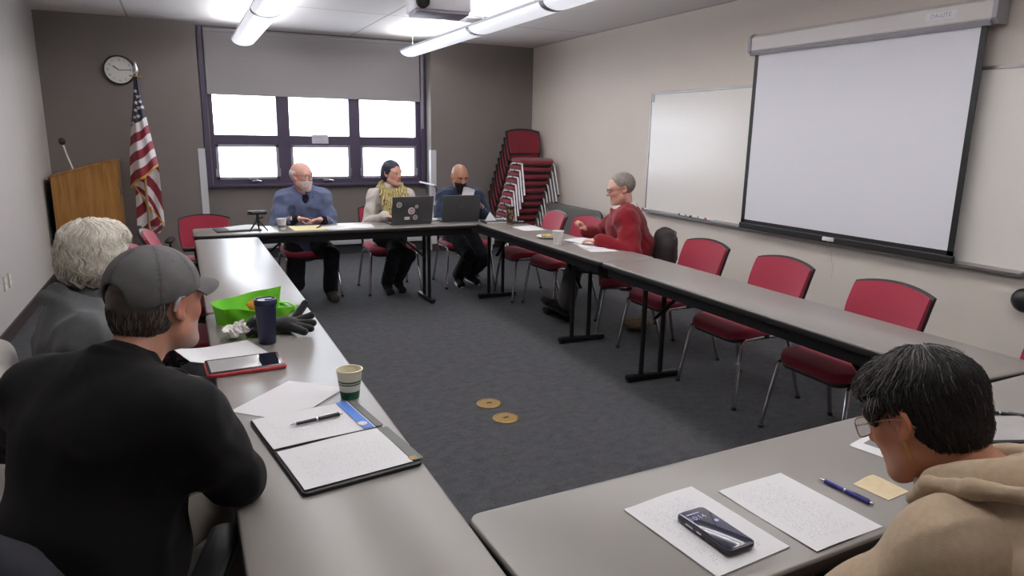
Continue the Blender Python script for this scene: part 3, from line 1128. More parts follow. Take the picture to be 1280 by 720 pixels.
FX, FYY = -0.355, 8.50
root = thing('flag', 'furled striped flag with gold fringe on a floor pole beside the lectern', 'flag', (FX, FYY, 0))
MB().tube([(0, 0, 0.05), (0.012, 0, 2.09)], 0.014, 10).build('pole', 'pole_gold', root, smooth=True)
MB().lathe([(0.15, 0), (0.15, 0.015), (0.10, 0.05), (0.04, 0.075), (0.025, 0.16), (0.018, 0.17)], n=28).build('floor_stand', 'gold', root, smooth=True)
b = MB()
b.lathe([(0.016, 2.08), (0.02, 2.10), (0.012, 2.115), (0.022, 2.125), (0.0, 2.13)], (0.012, 0, 0), 12)
n0 = len(b.v)
b.lathe([(0.0, 2.11), (0.028, 2.15), (0.024, 2.18), (0.0, 2.27)], (0.012, 0, 0), 12)
for i in range(n0, len(b.v)):
    x, y, z = b.v[i]
    b.v[i] = (x, y * 0.35, z)
b.build('finial', 'silver', root, smooth=True)
MB().box((0.014, -0.01, 2.105), (0.11, 0.015, 0.014)).build('crossbar', 'gold', root, bevel=0.003)


def lerp_tab(tab, z):
    for (z0, a), (z1, c) in zip(tab, tab[1:]):
        if z0 >= z >= z1:
            return a + (c - a) * (z0 - z) / (z0 - z1)
    return tab[-1][1] if z < tab[-1][0] else tab[0][1]


EL = [(2.10, -0.012), (1.9, -0.03), (1.66, -0.068), (1.4, -0.105), (1.2, -0.125), (0.9, -0.14)]
ER = [(2.10, 0.035), (1.9, 0.05), (1.66, 0.078), (1.4, 0.115), (1.2, 0.148), (0.9, 0.15)]


def main_fn(u, v):
    zb = 0.965 + 0.235 * u ** 0.8 + 0.012 * math.sin(u * 9)
    z = zb + (2.10 - zb) * v
    l, r_ = lerp_tab(EL, z), lerp_tab(ER, z)
    x = l + (r_ - l) * u
    bulge = 0.018 + 0.09 * (1 - v)
    y = -0.02 - bulge * math.sin(PI * min(1, max(0, u))) ** 0.8 + (0.008 + 0.02 * (1 - v)) * math.sin(u * 13 + v * 2)
    return (x, y, z)


STARS = [(0.25, 0.86), (0.55, 0.80), (0.3, 0.745), (0.72, 0.735), (0.55, 0.685), (0.25, 0.675), (0.86, 0.665), (0.2, 0.61), (0.48, 0.605), (0.1, 0.565)]


def main_col(u, v):
    if v > 0.545 + 0.0 * u:
        p = main_fn(u, v)
        for (su, sv) in STARS:
            q = main_fn(su, sv)
            if in_star(p[0], p[2], q[0], q[2], 0.024):
                return F_WHITE
        return F_NAVY
    k = int(v / 0.545 * 6)
    return F_RED if k % 2 == 0 else F_WHITE


cloth('draped_cloth', main_fn, main_col, 70, 260, root)


def strip_tri(A, B, C, D, dy, ph):
    def fn(u, v):
        # bilinear between four corners (x,z) local
        x = (A[0] * (1 - u) + B[0] * u) * (1 - v) + (D[0] * (1 - u) + C[0] * u) * v
        z = (A[1] * (1 - u) + B[1] * u) * (1 - v) + (D[1] * (1 - u) + C[1] * u) * v
        return (x - FX, dy + 0.018 * math.sin(u * 9 + v * 4 + ph), z)
    return fn


def diag_col(a, c, n, off):
    def f(u, v):
        k = int((a * u + c * v + off) * n + 100)
        return F_RED if k % 2 == 0 else F_WHITE
    return f


cloth('hanging_fold', strip_tri((-0.479, 1.03), (-0.21, 1.24), (-0.20, 0.556), (-0.37, 0.815), 0.02, 0.0), diag_col(-0.75, 0.9, 3.6, 0.3), 50, 70, root)
cloth('hanging_fold', strip_tri((-0.455, 0.93), (-0.365, 0.835), (-0.20, 0.52), (-0.47, 0.54), 0.045, 1.0), diag_col(0.4, 0.8, 4.0, 0.1), 40, 60, root)
cloth('hanging_fold', strip_tri((-0.45, 0.56), (-0.21, 0.56), (-0.255, 0.44), (-0.40, 0.46), 0.055, 2.0), diag_col(0.9, 0.6, 3.0, 0.35), 30, 30, root)


def fringe(pts):
    b = MB()
    for (p, q) in zip(pts, pts[1:]):
        p, q = Vector(p), Vector(q)
        n = max(2, int((q - p).length / 0.006))
        for i in range(n):
            a = p.lerp(q, i / n)
            c = p.lerp(q, (i + 0.9) / n)
            d = Vector((0.0, 0.0, -0.024 - 0.004 * ((i * 7) % 3)))
            b.add([a, c, c + d, a + d], [(0, 1, 2, 3)])
    return b.build('gold_fringe', 'fringe', root, fixn=False)


fringe([Vector(main_fn(i / 16, 0.0)) for i in range(17)])
f1 = strip_tri((-0.479, 1.03), (-0.21, 1.24), (-0.20, 0.556), (-0.37, 0.815), 0.012, 0.0)
fringe([Vector(f1(0, i / 8)) for i in range(9)] + [Vector(f1(i / 8, 1.0)) for i in range(1, 9)])

# ---------------------------------------------------------- things on tables
def sheet(name, cx, cy, w, h, ang, m, label, cat='paper', group=None, z=TZ, curl=0.003, th=0.0012, seed=0.0, lift=None, parent=None):
    def fn(u, v):
        zz = 0.0015 + curl * (math.sin(u * 2.3 + seed) * math.sin(v * 1.9 + seed * 2)) ** 2
        if lift:
            zz += lift(u, v)
        return ((u - 0.5) * w, (v - 0.5) * h, zz)
    o = MB().grid(fn, 12, 12, th).build(name, m, parent, smooth=True, angle=30)
    o.location = (cx, cy, z)
    o.rotation_euler = (0, 0, math.radians(ang))
    if label:
        tag(o, label, cat, group)
    return o


def pen(label, p, q, z, mats, r=0.0052, group=None, clip=True):
    p, q = Vector((p[0], p[1], z + r + 0.001)), Vector((q[0], q[1], z + r + 0.001))
    L = (q - p).length
    ang = math.atan2((q - p).y, (q - p).x)
    t = thing('pen', label, 'pen', p, ang, group)
    ax = (1, 0, 0)
    MB().lathe([(0.0, 0.012), (r, 0.018), (r, L * 0.5), (r * 1.1, L * 0.51), (r * 1.1, L * 0.94), (r * 0.7, L * 0.95)], axis=ax, n=14).build('barrel', mats[0], t, smooth=True)
    MB().lathe([(0.0008, 0), (0.003, 0.008), (r * 0.9, 0.02), (r * 0.9, 0.022)], axis=ax, n=12).build('tip', mats[1], t, smooth=True)
    MB().lathe([(r * 0.7, L * 0.95), (r * 0.7, L), (0, L)], axis=ax, n=12).build('push_button', mats[1], t, smooth=True)
    MB().lathe([(r * 1.12, L * 0.49), (r * 1.12, L * 0.52)], axis=ax, n=14).build('ring', mats[1], t, smooth=True)
    if clip:
        MB().box((L * 0.79, 0, r * 1.5), (L * 0.28, 0.004, 0.0015)).build('pocket_clip', mats[1], t)
    return t


def paper_cup(label, x, y, z, mb, s=1.0, bands=None, group=None, h=0.096, rt=0.040, rb=0.028):
    t = thing('paper_cup', label, 'cup', (x, y, z), 0, group)
    h, rt, rb = h * s, rt * s, rb * s

    def R(zz):
        return rb + (rt - rb) * zz / h
    MB().lathe([(rb, 0), (rt, h), (rt - 0.0015, h), (rb - 0.0015, 0.006), (0, 0.006)], n=36).build('cup_wall', mb, t, smooth=True, angle=60)
    b = MB()
    pts = []
    for k in range(9):
        a = 2 * PI * k / 8
        pts.append((0.0025 * math.cos(a), 0.0025 * math.sin(a)))
    b.lathe([(rt + px, h - 0.0005 + pz) for px, pz in pts], n=36, cap=False)
    b.build('rolled_rim', mb, t, smooth=True)
    if bands:
        for (z0, z1, m) in bands:
            MB().lathe([(R(z0 * h) + 0.0004, z0 * h), (R(z1 * h) + 0.0004, z1 * h)], n=36, cap=False).build('printed_band', m, t, smooth=True)
    return t


# padfolio
root = thing('padfolio', 'open black padfolio with writing pad and documents on left table', 'folder', (0.312, 1.775, TZ), math.radians(8.5))
MB().rbox((0, 0, 0.006), (0.305, 0.50, 0.009), 0.012, e=0.003).build('cover', 'leather_black', root, smooth=True)
MB().box((0.0, 0.0, 0.0112), (0.30, 0.012, 0.002)).build('spine', 'leather_black', root)
sheet('page', -0.008, -0.122, 0.275, 0.232, 0, 'doc_rot', None, parent=root, z=0.0125, curl=0.004)
sheet('page', -0.008, 0.122, 0.282, 0.226, 0, 'doc_rot', None, parent=root, z=0.0125, curl=0.003, seed=1.0)
MB().box((0.113, 0.122, 0.0158), (0.030, 0.222, 0.0012)).build('blue_header', 'blue_stripe', root)
MB().lathe([(0.014, 0.0165), (0.014, 0.0172), (0, 0.0172)], (0.108, 0.045, 0), 16).build('round_emblem', 'sticker_white', root)
MB().rbox((0.146, -0.12, 0.013), (0.03, 0.23, 0.004), 0.006, e=0.001).build('clip_strip', 'clip_clear', root)
MB().rbox((0.146, 0.12, 0.013), (0.022, 0.22, 0.004), 0.006, e=0.001).build('clip_strip', 'clip_clear', root)
MB().box((0.137, -0.222, 0.014), (0.02, 0.02, 0.003)).build('brass_corner', 'brass', root)
pen('black pen lying on the upper pad of the padfolio', (0.222, 1.888), (0.372, 1.915), TZ + 0.016, ('pen_black', 'silver'))
paper_cup('cream paper cup with green bands beside the padfolio', 0.432, 2.085, TZ, 'cup_cream', 1.0, [(0.02, 0.30, 'cup_green'), (0.33, 0.50, 'cup_white'), (0.52, 0.57, 'cup_green'), (0.60, 0.66, 'cup_green')])
sheet('paper_sheet', 0.255, 2.140, 0.214, 0.285, -44, 'doc_faint', 'printed sheet lying loose between the padfolio and the red tablet', curl=0.004)
# tablet in a red case on papers
sheet('paper_sheet', 0.085, 2.71, 0.285, 0.215, 17, 'doc_faint', 'curled white sheet lying beyond the red-edged tablet', z=TZ + 0.001, lift=lambda u, v: 0.03 * max(0, 0.55 - u) ** 2 * 3)
root = thing('tablet', 'tablet in a red case on the left table beside the capped man', 'tablet', (0.155, 2.528, TZ + 0.002), math.radians(3.5))
MB().rbox((0, 0, 0.006), (0.262, 0.172, 0.012), 0.014, e=0.004).build('case', 'tablet_red', root, smooth=True)
MB().rbox((0, 0.002, 0.0125), (0.252, 0.162, 0.003), 0.010, e=0.001).build('bezel', 'tablet_bezel', root, smooth=True)
MB().box((-0.034, 0.002, 0.0145), (0.165, 0.135, 0.0012)).build('display', 'screen_bright', root)  # pale area is glare on the screen, put into its colour
MB().box((0.082, 0.002, 0.0145), (0.066, 0.135, 0.0012)).build('display_corner', 'glass_screen', root)

# lime bag
root = thing('tote_bag', 'lime green bag slumped open on the left table', 'bag', (0.272, 3.215, TZ), math.radians(10))


def bag_front(u, v):
    s = 2 * u - 1
    x = -0.03 + s * (0.125 + 0.035 * v) + 0.02 * v * (1 - u)
    y = -0.085 - 0.045 * (1 - s * s) - 0.015 * v + 0.006 * math.sin(u * 17 + v * 5)
    z = 0.002 + (0.058 + 0.022 * (1 - u) + 0.004 * math.sin(u * 11)) * v
    return (x, y, z)


def bag_back(u, v):
    s = 2 * u - 1
    x = -0.03 + s * (0.125 + 0.030 * v)
    y = 0.03 + 0.035 * (1 - s * s) + 0.035 * v + 0.006 * math.sin(u * 13)
    z = 0.002 + (0.078 + 0.040 * u ** 1.4) * v
    return (x, y, z)


b = MB()
b.grid(bag_front, 24, 8, 0.003)
b.grid(bag_back, 24, 8, 0.003)
b.grid(lambda u, v: tuple(Vector(bag_front(0, v)).lerp(Vector(bag_back(0, v)), u) + Vector((-0.03 * math.sin(PI * u) * (1 - 0.6 * v), 0, 0))), 10, 8, 0.003)
b.grid(lambda u, v: tuple(Vector(bag_front(1, v)).lerp(Vector(bag_back(1, v)), u) + Vector((-0.04 * math.sin(PI * u) * v, 0, -0.05 * v * math.sin(PI * u)))), 10, 8, 0.003)
b.grid(lambda u, v: tuple(Vector(bag_front(u, 0)).lerp(Vector(bag_back(u, 0)), v)), 12, 8, 0.002)
b.build('bag_body', 'lime', root, smooth=True, fixn=False)
b = MB()
b.tube([(0.10, 0.07, 0.045), (0.15, 0.065, 0.04), (0.185, 0.05, 0.014), (0.165, 0.02, 0.010), (0.12, 0.01, 0.014)], 0.014, 8, flat=0.3)
b.build('handle', 'lime', root, smooth=True)
b = MB().grid(lambda u, v: (0.085 + 0.085 * u, 0.02 + 0.075 * v, 0.01 + 0.05 * (1 - u) * (0.4 + 0.6 * v) + 0.006 * math.sin(u * 7 + v * 5)), 8, 8, 0.003)
b.build('flap', 'lime', root, smooth=True)
o = MB().sph((0, 0, 0), (0.045, 0.03, 0.03), 12, 8).build('snack_packet', 'orange', smooth=True)
for v in o.data.vertices:
    v.co *= 1 + 0.18 * math.sin(v.co.x * 160 + v.co.z * 90)
o.location = (0.265, 3.215, TZ + 0.055)
tag(o, 'orange packet poking out of the lime green bag', 'packet')

# tumbler
root = thing('tumbler', 'tall navy blue lidded tumbler standing on the left table', 'tumbler', (0.262, 2.80, TZ))
MB().lathe([(0.030, 0), (0.033, 0.003), (0.034, 0.04), (0.0405, 0.155), (0.0415, 0.165), (0.038, 0.166), (0, 0.166)], n=40).build('body', 'navy_tumbler', root, smooth=True, angle=50)
ld = MB().lathe([(0.0425, 0.158), (0.0435, 0.163), (0.0435, 0.176), (0.041, 0.181), (0.037, 0.180), (0.035, 0.174), (0, 0.174)], n=40).build('lid', 'navy_lid', root, smooth=True, angle=50)
MB().lathe([(0.032, 0.1745), (0.032, 0.177), (0.0, 0.178)], n=28).build('lid_window', 'clear_lid', ld, smooth=True)
MB().rbox((0.012, -0.005, 0.1785), (0.03, 0.014, 0.006), 0.005, e=0.002).build('slider', 'navy_lid', ld, smooth=True)


# ---- signed distance modelling for soft shapes, bodies and clothing
def A3_(*p):
    return np.array(p, float)


class SDF:
    def __init__(s):
        s.p = []

    def cap(s, a, b, ra, rb=None, k=0.02, op='u'):
        s.p.append(('c', np.array(a, float), np.array(b, float), ra, ra if rb is None else rb, k, op))
        return s

    def sph(s, c, r, k=0.02, op='u'):
        return s.cap(c, c, r, r, k, op)

    def ell(s, c, r, R=None, k=0.02, op='u'):
        s.p.append(('e', np.array(c, float), np.array(r, float), np.eye(3) if R is None else np.array(R), 0, k, op))
        return s

    def half(s, pt, n, k=0.003, op='i'):
        """keep the half space below plane (n points to the removed side)"""
        n = np.array(n, float)
        s.p.append(('h', np.array(pt, float), n / np.linalg.norm(n), 0, 0, k, op))
        return s

    def bounds(s, pad=0.03):
        lo, hi = np.full(3, 1e9), np.full(3, -1e9)
        for q in s.p:
            if q[6] != 'u':
                continue
            if q[0] == 'c':
                r = max(q[3], q[4])
                lo = np.minimum(lo, np.minimum(q[1], q[2]) - r)
                hi = np.maximum(hi, np.maximum(q[1], q[2]) + r)
            else:
                ext = np.sqrt(((q[3] * q[2][None, :]) ** 2).sum(1))
                lo = np.minimum(lo, q[1] - ext)
                hi = np.maximum(hi, q[1] + ext)
        return lo - pad, hi + pad

    def eval(s, ax):
        X, Y, Z = ax
        F = np.full((len(X), len(Y), len(Z)), 0.5, np.float32)
        for (t, A, B, ra, rb, k, op) in s.p:
            if t == 'h':
                d = ((X - A[0]) * B[0])[:, None, None] + ((Y - A[1]) * B[1])[None, :, None] + ((Z - A[2]) * B[2])[None, None, :]
                d = d.astype(np.float32)
                h = np.maximum(k - np.abs(F - d), 0) / k
                F = np.maximum(F, d) + h * h * k * 0.25
                continue
            if t == 'c':
                r = max(ra, rb)
                lo, hi = np.minimum(A, B) - r, np.maximum(A, B) + r
            else:
                ext = np.sqrt(((ra * B[None, :]) ** 2).sum(1))
                lo, hi = A - ext, A + ext
            m = k + 0.045
            i0, i1 = np.searchsorted(X, lo[0] - m), np.searchsorted(X, hi[0] + m)
            j0, j1 = np.searchsorted(Y, lo[1] - m), np.searchsorted(Y, hi[1] + m)
            l0, l1 = np.searchsorted(Z, lo[2] - m), np.searchsorted(Z, hi[2] + m)
            if i1 <= i0 or j1 <= j0 or l1 <= l0:
                continue
            x = X[i0:i1][:, None, None].astype(np.float32)
            y = Y[j0:j1][None, :, None].astype(np.float32)
            z = Z[l0:l1][None, None, :].astype(np.float32)
            if t == 'c':
                ba = (B - A).astype(np.float32)
                L2 = float(ba @ ba)
                px, py, pz = x - A[0], y - A[1], z - A[2]
                if L2 > 1e-10:
                    h = np.clip((px * ba[0] + py * ba[1] + pz * ba[2]) / L2, 0, 1)
                    d = np.sqrt((px - h * ba[0]) ** 2 + (py - h * ba[1]) ** 2 + (pz - h * ba[2]) ** 2) - (ra + (rb - ra) * h)
                else:
                    d = np.sqrt(px * px + py * py + pz * pz) - ra
            else:
                R = ra
                px, py, pz = x - A[0], y - A[1], z - A[2]
                q = [(px * R[0, i] + py * R[1, i] + pz * R[2, i]) for i in range(3)]
                k0 = np.sqrt((q[0] / B[0]) ** 2 + (q[1] / B[1]) ** 2 + (q[2] / B[2]) ** 2)
                k1 = np.sqrt((q[0] / B[0] ** 2) ** 2 + (q[1] / B[1] ** 2) ** 2 + (q[2] / B[2] ** 2) ** 2)
                d = k0 * (k0 - 1.0) / np.maximum(k1, 1e-6)
            f = F[i0:i1, j0:j1, l0:l1]
            h = np.maximum(k - np.abs(f - (d if op == 'u' else -d)), 0) / k
            if op == 'u':
                F[i0:i1, j0:j1, l0:l1] = np.minimum(f, d) - h * h * k * 0.25
            else:
                F[i0:i1, j0:j1, l0:l1] = np.maximum(f, -d) + h * h * k * 0.25
        return F


def axes_for(lo, hi, step, fine=()):
    """non uniform axes: fine = list of (lo3, hi3, step)"""
    out = []
    for i in range(3):
        pts = [lo[i]]
        while pts[-1] < hi[i]:
            st = step
            for (a, b_, s2) in fine:
                if a[i] <= pts[-1] <= b_[i]:
                    st = min(st, s2)
            pts.append(pts[-1] + st)
        out.append(np.array(pts))
    return out


def nets(F, ax):
    X, Y, Z = ax
    S = F < 0
    c = [S[i:S.shape[0] - 1 + i, j:S.shape[1] - 1 + j, k:S.shape[2] - 1 + k] for i in (0, 1) for j in (0, 1) for k in (0, 1)]
    n = np.zeros(c[0].shape, np.int8)
    for q in c:
        n += q
    act = (n > 0) & (n < 8)
    I, J, K = np.nonzero(act)
    idx = np.full(act.shape, -1, np.int64)
    idx[I, J, K] = np.arange(len(I))
    off = [(i, j, k) for i in (0, 1) for j in (0, 1) for k in (0, 1)]
    val = [F[I + o[0], J + o[1], K + o[2]] for o in off]
    acc = np.zeros((len(I), 3))
    cnt = np.zeros(len(I))
    pos = [np.stack([X[I + o[0]], Y[J + o[1]], Z[K + o[2]]], 1) for o in off]
    for a in range(8):
        for b_ in range(a + 1, 8):
            if sum(abs(off[a][i] - off[b_][i]) for i in range(3)) != 1:
                continue
            va, vb = val[a], val[b_]
            m = (va < 0) != (vb < 0)
            t = np.where(m, va / np.where(m, va - vb, 1), 0)
            acc += np.where(m[:, None], pos[a] + (pos[b_] - pos[a]) * t[:, None], 0)
            cnt += m
    V = acc / cnt[:, None]
    quads = []
    # x edges
    m = S[:-1, 1:-1, 1:-1] != S[1:, 1:-1, 1:-1]
    i, j, k = np.nonzero(m)
    j += 1
    k += 1
    q = np.stack([idx[i, j - 1, k - 1], idx[i, j, k - 1], idx[i, j, k], idx[i, j - 1, k]], 1)
    fl = ~S[i, j, k]
    q[fl] = q[fl][:, ::-1]
    quads.append(q)
    m = S[1:-1, :-1, 1:-1] != S[1:-1, 1:, 1:-1]
    i, j, k = np.nonzero(m)
    i += 1
    k += 1
    q = np.stack([idx[i - 1, j, k - 1], idx[i - 1, j, k], idx[i, j, k], idx[i, j, k - 1]], 1)
    fl = ~S[i, j, k]
    q[fl] = q[fl][:, ::-1]
    quads.append(q)
    m = S[1:-1, 1:-1, :-1] != S[1:-1, 1:-1, 1:]
    i, j, k = np.nonzero(m)
    i += 1
    j += 1
    q = np.stack([idx[i - 1, j - 1, k], idx[i, j - 1, k], idx[i, j, k], idx[i - 1, j, k]], 1)
    fl = ~S[i, j, k]
    q[fl] = q[fl][:, ::-1]
    quads.append(q)
    return V, np.concatenate(quads)


def wob(P, sc, seed):
    """cheap smooth pseudo noise on points (n,3), about -1..1"""
    x, y, z = P[0] * sc, P[1] * sc, P[2] * sc
    s = seed
    return (np.sin(x * 1.0 + 1.7 * np.sin(y * 0.9 + s) + s) * np.cos(z * 1.1 + 1.3 * np.sin(x * 0.8 + 2 * s)) + 0.6 * np.sin(y * 1.9 + 1.5 * np.sin(z * 1.6 + s * 3) + s)) / 1.6


def mesh_np(name, V, Q, m, parent=None, cols=None, smooth=True):
    me = bpy.data.meshes.new(name)
    me.vertices.add(len(V))
    me.vertices.foreach_set('co', np.asarray(V, np.float32).ravel())
    me.loops.add(Q.size)
    me.loops.foreach_set('vertex_index', Q.ravel().astype(np.int32))
    me.polygons.add(len(Q))
    me.polygons.foreach_set('loop_start', np.arange(0, Q.size, Q.shape[1], dtype=np.int32))
    me.update(calc_edges=True)
    me.validate()
    if smooth:
        me.polygons.foreach_set('use_smooth', [True] * len(me.polygons))
    me.materials.append(MATS[m])
    if cols is not None:
        a = me.color_attributes.new('Col', 'FLOAT_COLOR', 'POINT')
        c = np.ones((len(V), 4), np.float32)
        c[:, :3] = cols
        a.data.foreach_set('color', c.ravel())
    o = bpy.data.objects.new(name, me)
    COL.objects.link(o)
    if parent is not None:
        o.parent = parent
    return o


def sdf_mesh(S, step, fine=(), post=None, pad=0.03):
    lo, hi = S.bounds(pad)
    ax = axes_for(lo, hi, step, fine)
    F = S.eval(ax)
    if post is not None:
        F = post(F, ax)
    return nets(F, ax)


def fold_post(amp, sc, seed, stretch=(1, 1, 1)):
    def f(F, ax):
        m = np.abs(F) < 0.06
        I, J, K = np.nonzero(m)
        P = (ax[0][I] * stretch[0], ax[1][J] * stretch[1], ax[2][K] * stretch[2])
        rdg = 1.0 - 2.2 * np.abs(wob(P, sc * 1.25, seed + 9))
        n = 0.5 * wob(P, sc, seed) + 0.25 * wob(P, sc * 2.3, seed + 5) - 0.45 * np.clip(rdg, -0.4, 1)
        F[I, J, K] += (amp * n).astype(np.float32)
        return F
    return f


# gloves
root = thing('glove', 'x', 'glove', (0.355, 2.925, TZ), math.radians(-18))
root['label'] = 'black knit glove with spread fingers pointing right, behind the navy tumbler'
root['group'] = 'black gloves'
S = SDF()
S.ell((-0.01, 0, 0.034), (0.062, 0.05, 0.034), k=0.02)
for i, (a, l, zz) in enumerate(((1.0, 0.085, 0.100), (0.45, 0.085, 0.058), (0.15, 0.090, 0.036), (-0.12, 0.085, 0.022), (-0.40, 0.070, 0.017))):
    S.cap((0.015, 0.03 - 0.016 * i, 0.034), (0.015 + l * math.cos(a), 0.03 - 0.016 * i + l * math.sin(a), zz), 0.018, 0.0155, k=0.006)
V, Q = sdf_mesh(S, 0.004, post=fold_post(0.0015, 120, 2))
mesh_np('knit', V, Q, 'glove', root)
root = thing('glove', 'black knit glove bunched up just left of the navy tumbler', 'glove', (0.245, 2.945, TZ), math.radians(-18), 'black gloves')
S = SDF()
S.ell((0, 0, 0.040), (0.050, 0.046, 0.040), k=0.02)
for i in range(4):
    S.cap((-0.02 + 0.018 * i, -0.02, 0.036), (-0.030 + 0.020 * i, -0.052, 0.018 + 0.006 * (i % 2)), 0.016, 0.0145, k=0.006)
V, Q = sdf_mesh(S, 0.004, post=fold_post(0.0015, 120, 6))
mesh_np('knit', V, Q, 'glove', root)
# tissue
S = SDF()
rt_ = np.random.default_rng(5)
for i in range(16):
    q = A3_(rt_.normal(0, 0.020), rt_.normal(0, 0.018), 0.022 + abs(rt_.normal(0, 0.012)))
    Rr = np.array(Euler(tuple(rt_.random(3) * 6)).to_matrix())
    S.ell(q, (0.030, 0.019, 0.0045), Rr, k=0.002)
V, Q = sdf_mesh(S, 0.0022, post=fold_post(0.004, 150, 4))
V[:, 2] -= V[:, 2].min()
o = mesh_np('tissue', V, Q, 'tissue')
o.location = (0.160, 2.90, TZ)
tag(o, 'crumpled white tissue in front of the lime green bag', 'tissue')

# back row, left to right
root = thing('folder', 'dark folder with papers on it at the back left table corner', 'folder', (0.40, 6.30, TZ), math.radians(6))
MB().rbox((0, 0, 0.005), (0.36, 0.26, 0.010), 0.01, e=0.003).build('cover', 'leather_black', root, smooth=True)
sheet('page', 0.05, 0.02, 0.26, 0.21, 3, 'doc_b', None, parent=root, z=0.012, curl=0.012)
root = thing('tripod_camera', 'small flat camera on a mini tripod on the back table', 'camera', (0.556, 6.155, TZ), 0.0)
MB().rbox((0, 0, 0.158), (0.155, 0.06, 0.03), 0.02, e=0.008).build('camera_body', 'black', root, smooth=True)
MB().box((0.01, -0.031, 0.162), (0.10, 0.003, 0.008)).build('silver_strip', 'silver', root)
MB().tube([(0, 0, 0.09), (0, 0, 0.145)], 0.011, 10).sph((0, 0, 0.10), 0.017, 12, 8).build('tripod_head', 'black', root, smooth=True)
MB().tube([(0.01, 0, 0.11), (0.045, -0.01, 0.118)], 0.006, 8).build('knob', 'black', root, smooth=True)
for a in (-2.6, -0.5, 1.4):
    MB().tube([(0, 0, 0.098), (0.085 * math.cos(a), 0.085 * math.sin(a), 0.007)], [0.009, 0.006], 8).build('leg', 'black', root, smooth=True)
paper_cup('white paper cup in front of the white-bearded man', 0.752, 6.185, TZ, 'cup_white', 1.0, [(0.25, 0.42, 'sticker_grey')], group='paper cups')
root = thing('writing_pad', 'yellow writing pad in front of the white-bearded man', 'pad', (0.965, 6.20, TZ), math.radians(3))
MB().box((0, 0, 0.004), (0.27, 0.30, 0.008)).build('pad_stack', 'yellow_paper', root)
MB().box((0, 0.142, 0.0085), (0.27, 0.02, 0.0015)).build('binding', 'manila', root)
pen('dark pen lying on the yellow writing pad', (1.03, 6.12), (1.09, 6.24), TZ + 0.008, ('pen_black', 'pen_black'))
sheet('paper_sheet', 1.255, 6.205, 0.28, 0.23, 3, 'doc_faint', 'white sheet to the right of the yellow writing pad', curl=0.004)
sheet('paper_sheet', 1.44, 6.20, 0.21, 0.24, -6, 'doc_faint', 'white sheet left of the sticker-covered laptop', z=TZ + 0.0015, curl=0.004)


def laptop(label, x, y, rz, w, d, tilt, m, stickers=False):
    t = thing('laptop', label, 'laptop', (x, y, TZ), rz)
    MB().rbox((0, 0, 0.010), (w, d, 0.018), 0.015, e=0.004).build('base', m, t, smooth=True)
    MB().box((0, -0.01, 0.0195), (w * 0.88, d * 0.5, 0.001)).build('keyboard', 'black', t)
    R = Euler((math.radians(tilt), 0, 0)).to_matrix()
    h = d * 0.98
    piv = Vector((0, d / 2 - 0.006, 0.02))

    def P(p):
        return R @ Vector(p) + piv
    ld = MB().rbox(P((0, 0.006, h / 2)), (w, 0.010, h), 0.004, rot=R, e=0.003).build('lid', m, t, smooth=True)
    MB().rbox(P((0, 0.0004, h / 2)), (w * 0.94, 0.0012, h * 0.88), 0.0003, rot=R).build('display', 'screen_bright', ld)
    n = R @ Vector((0, 1, 0))
    if stickers:
        for (sx, sz, r, mm, m2) in ((0.135, 0.175, 0.026, 'sticker_white', 'sticker_grey'), (0.012, 0.115, 0.034, 'sticker_white', 'sticker_pink'), (-0.035, 0.155, 0.022, 'sticker_grey', 'sticker_white'), (-0.028, 0.05, 0.024, 'sticker_white', 'sticker_grey')):
            MB().lathe([(r, 0), (r, 0.0008), (0, 0.0008)], P((sx, 0.0112, sz)), 24, n).build('sticker', mm, ld)
            MB().lathe([(r * 0.66, 0), (r * 0.66, 0.0008), (0, 0.0008)], P((sx, 0.0119, sz)), 20, n).build('sticker', m2, ld)
            MB().box(P((sx, 0.0125, sz)), (r * 0.7, 0.0008, r * 0.35), R).build('sticker', mm, ld)
        MB().box(P((0.052, 0.0115, 0.045)), (0.05, 0.0012, 0.028), R).build('sticker', 'sticker_white', ld)
    else:
        MB().lathe([(0.016, 0), (0.016, 0.0008), (0, 0.0008)], P((0, 0.0112, h * 0.55)), 24, n).build('round_emblem', 'laptop_grey', ld)
    return t


# laptops are opened towards the people behind the table, lids towards the camera
laptop('dark grey laptop with round stickers, in front of scarfed woman', 1.905, 6.325, PI + 0.06, 0.40, 0.255, -12, 'laptop_grey', True)
laptop('plain dark laptop in front of the bearded man in navy', 2.42, 6.36, PI - 0.06, 0.375, 0.25, -10, 'laptop_dark')
root = thing('charger', 'small white power adapter between the two laptops', 'power adapter', (2.165, 6.38, TZ), 0.1)
MB().rbox((0, 0, 0.013), (0.11, 0.07, 0.026), 0.012, e=0.006).build('adapter_body', 'white_plastic', root, smooth=True)
# right hand far table
root = thing('notebook', 'grey notebook under loose papers at the far right table', 'notebook', (2.72, 6.10, TZ), math.radians(-5))
MB().rbox((0, 0, 0.010), (0.25, 0.20, 0.018), 0.006, e=0.003).build('cover', 'laptop_dark', root, smooth=True)
MB().box((0, 0, 0.010), (0.24, 0.205, 0.012)).build('page_block', 'paper', root)
sheet('paper_sheet', 2.80, 6.20, 0.28, 0.215, -4, 'doc_b', 'loose sheets lying behind the folded paper tent', z=TZ + 0.0, curl=0.012, th=0.006)
o = MB().add([(-0.06, 0, 0), (0.06, 0, 0), (0.0, 0.02, 0.085), (-0.01, 0.07, 0), (0.05, 0.075, 0.0), (0.03, 0.05, 0.06)], [(0, 1, 2), (1, 5, 2), (1, 4, 5), (2, 5, 3), (5, 4, 3), (0, 2, 3), (0, 3, 4, 1)]).build('paper_tent', 'doc_faint')
o.location = (2.67, 6.10, TZ + 0.020)
tag(o, 'folded white paper standing like a tent on the notebook', 'paper')
root = thing('tumbler', 'brown patterned tumbler standing near the far right table corner', 'tumbler', (2.795, 5.93, TZ))
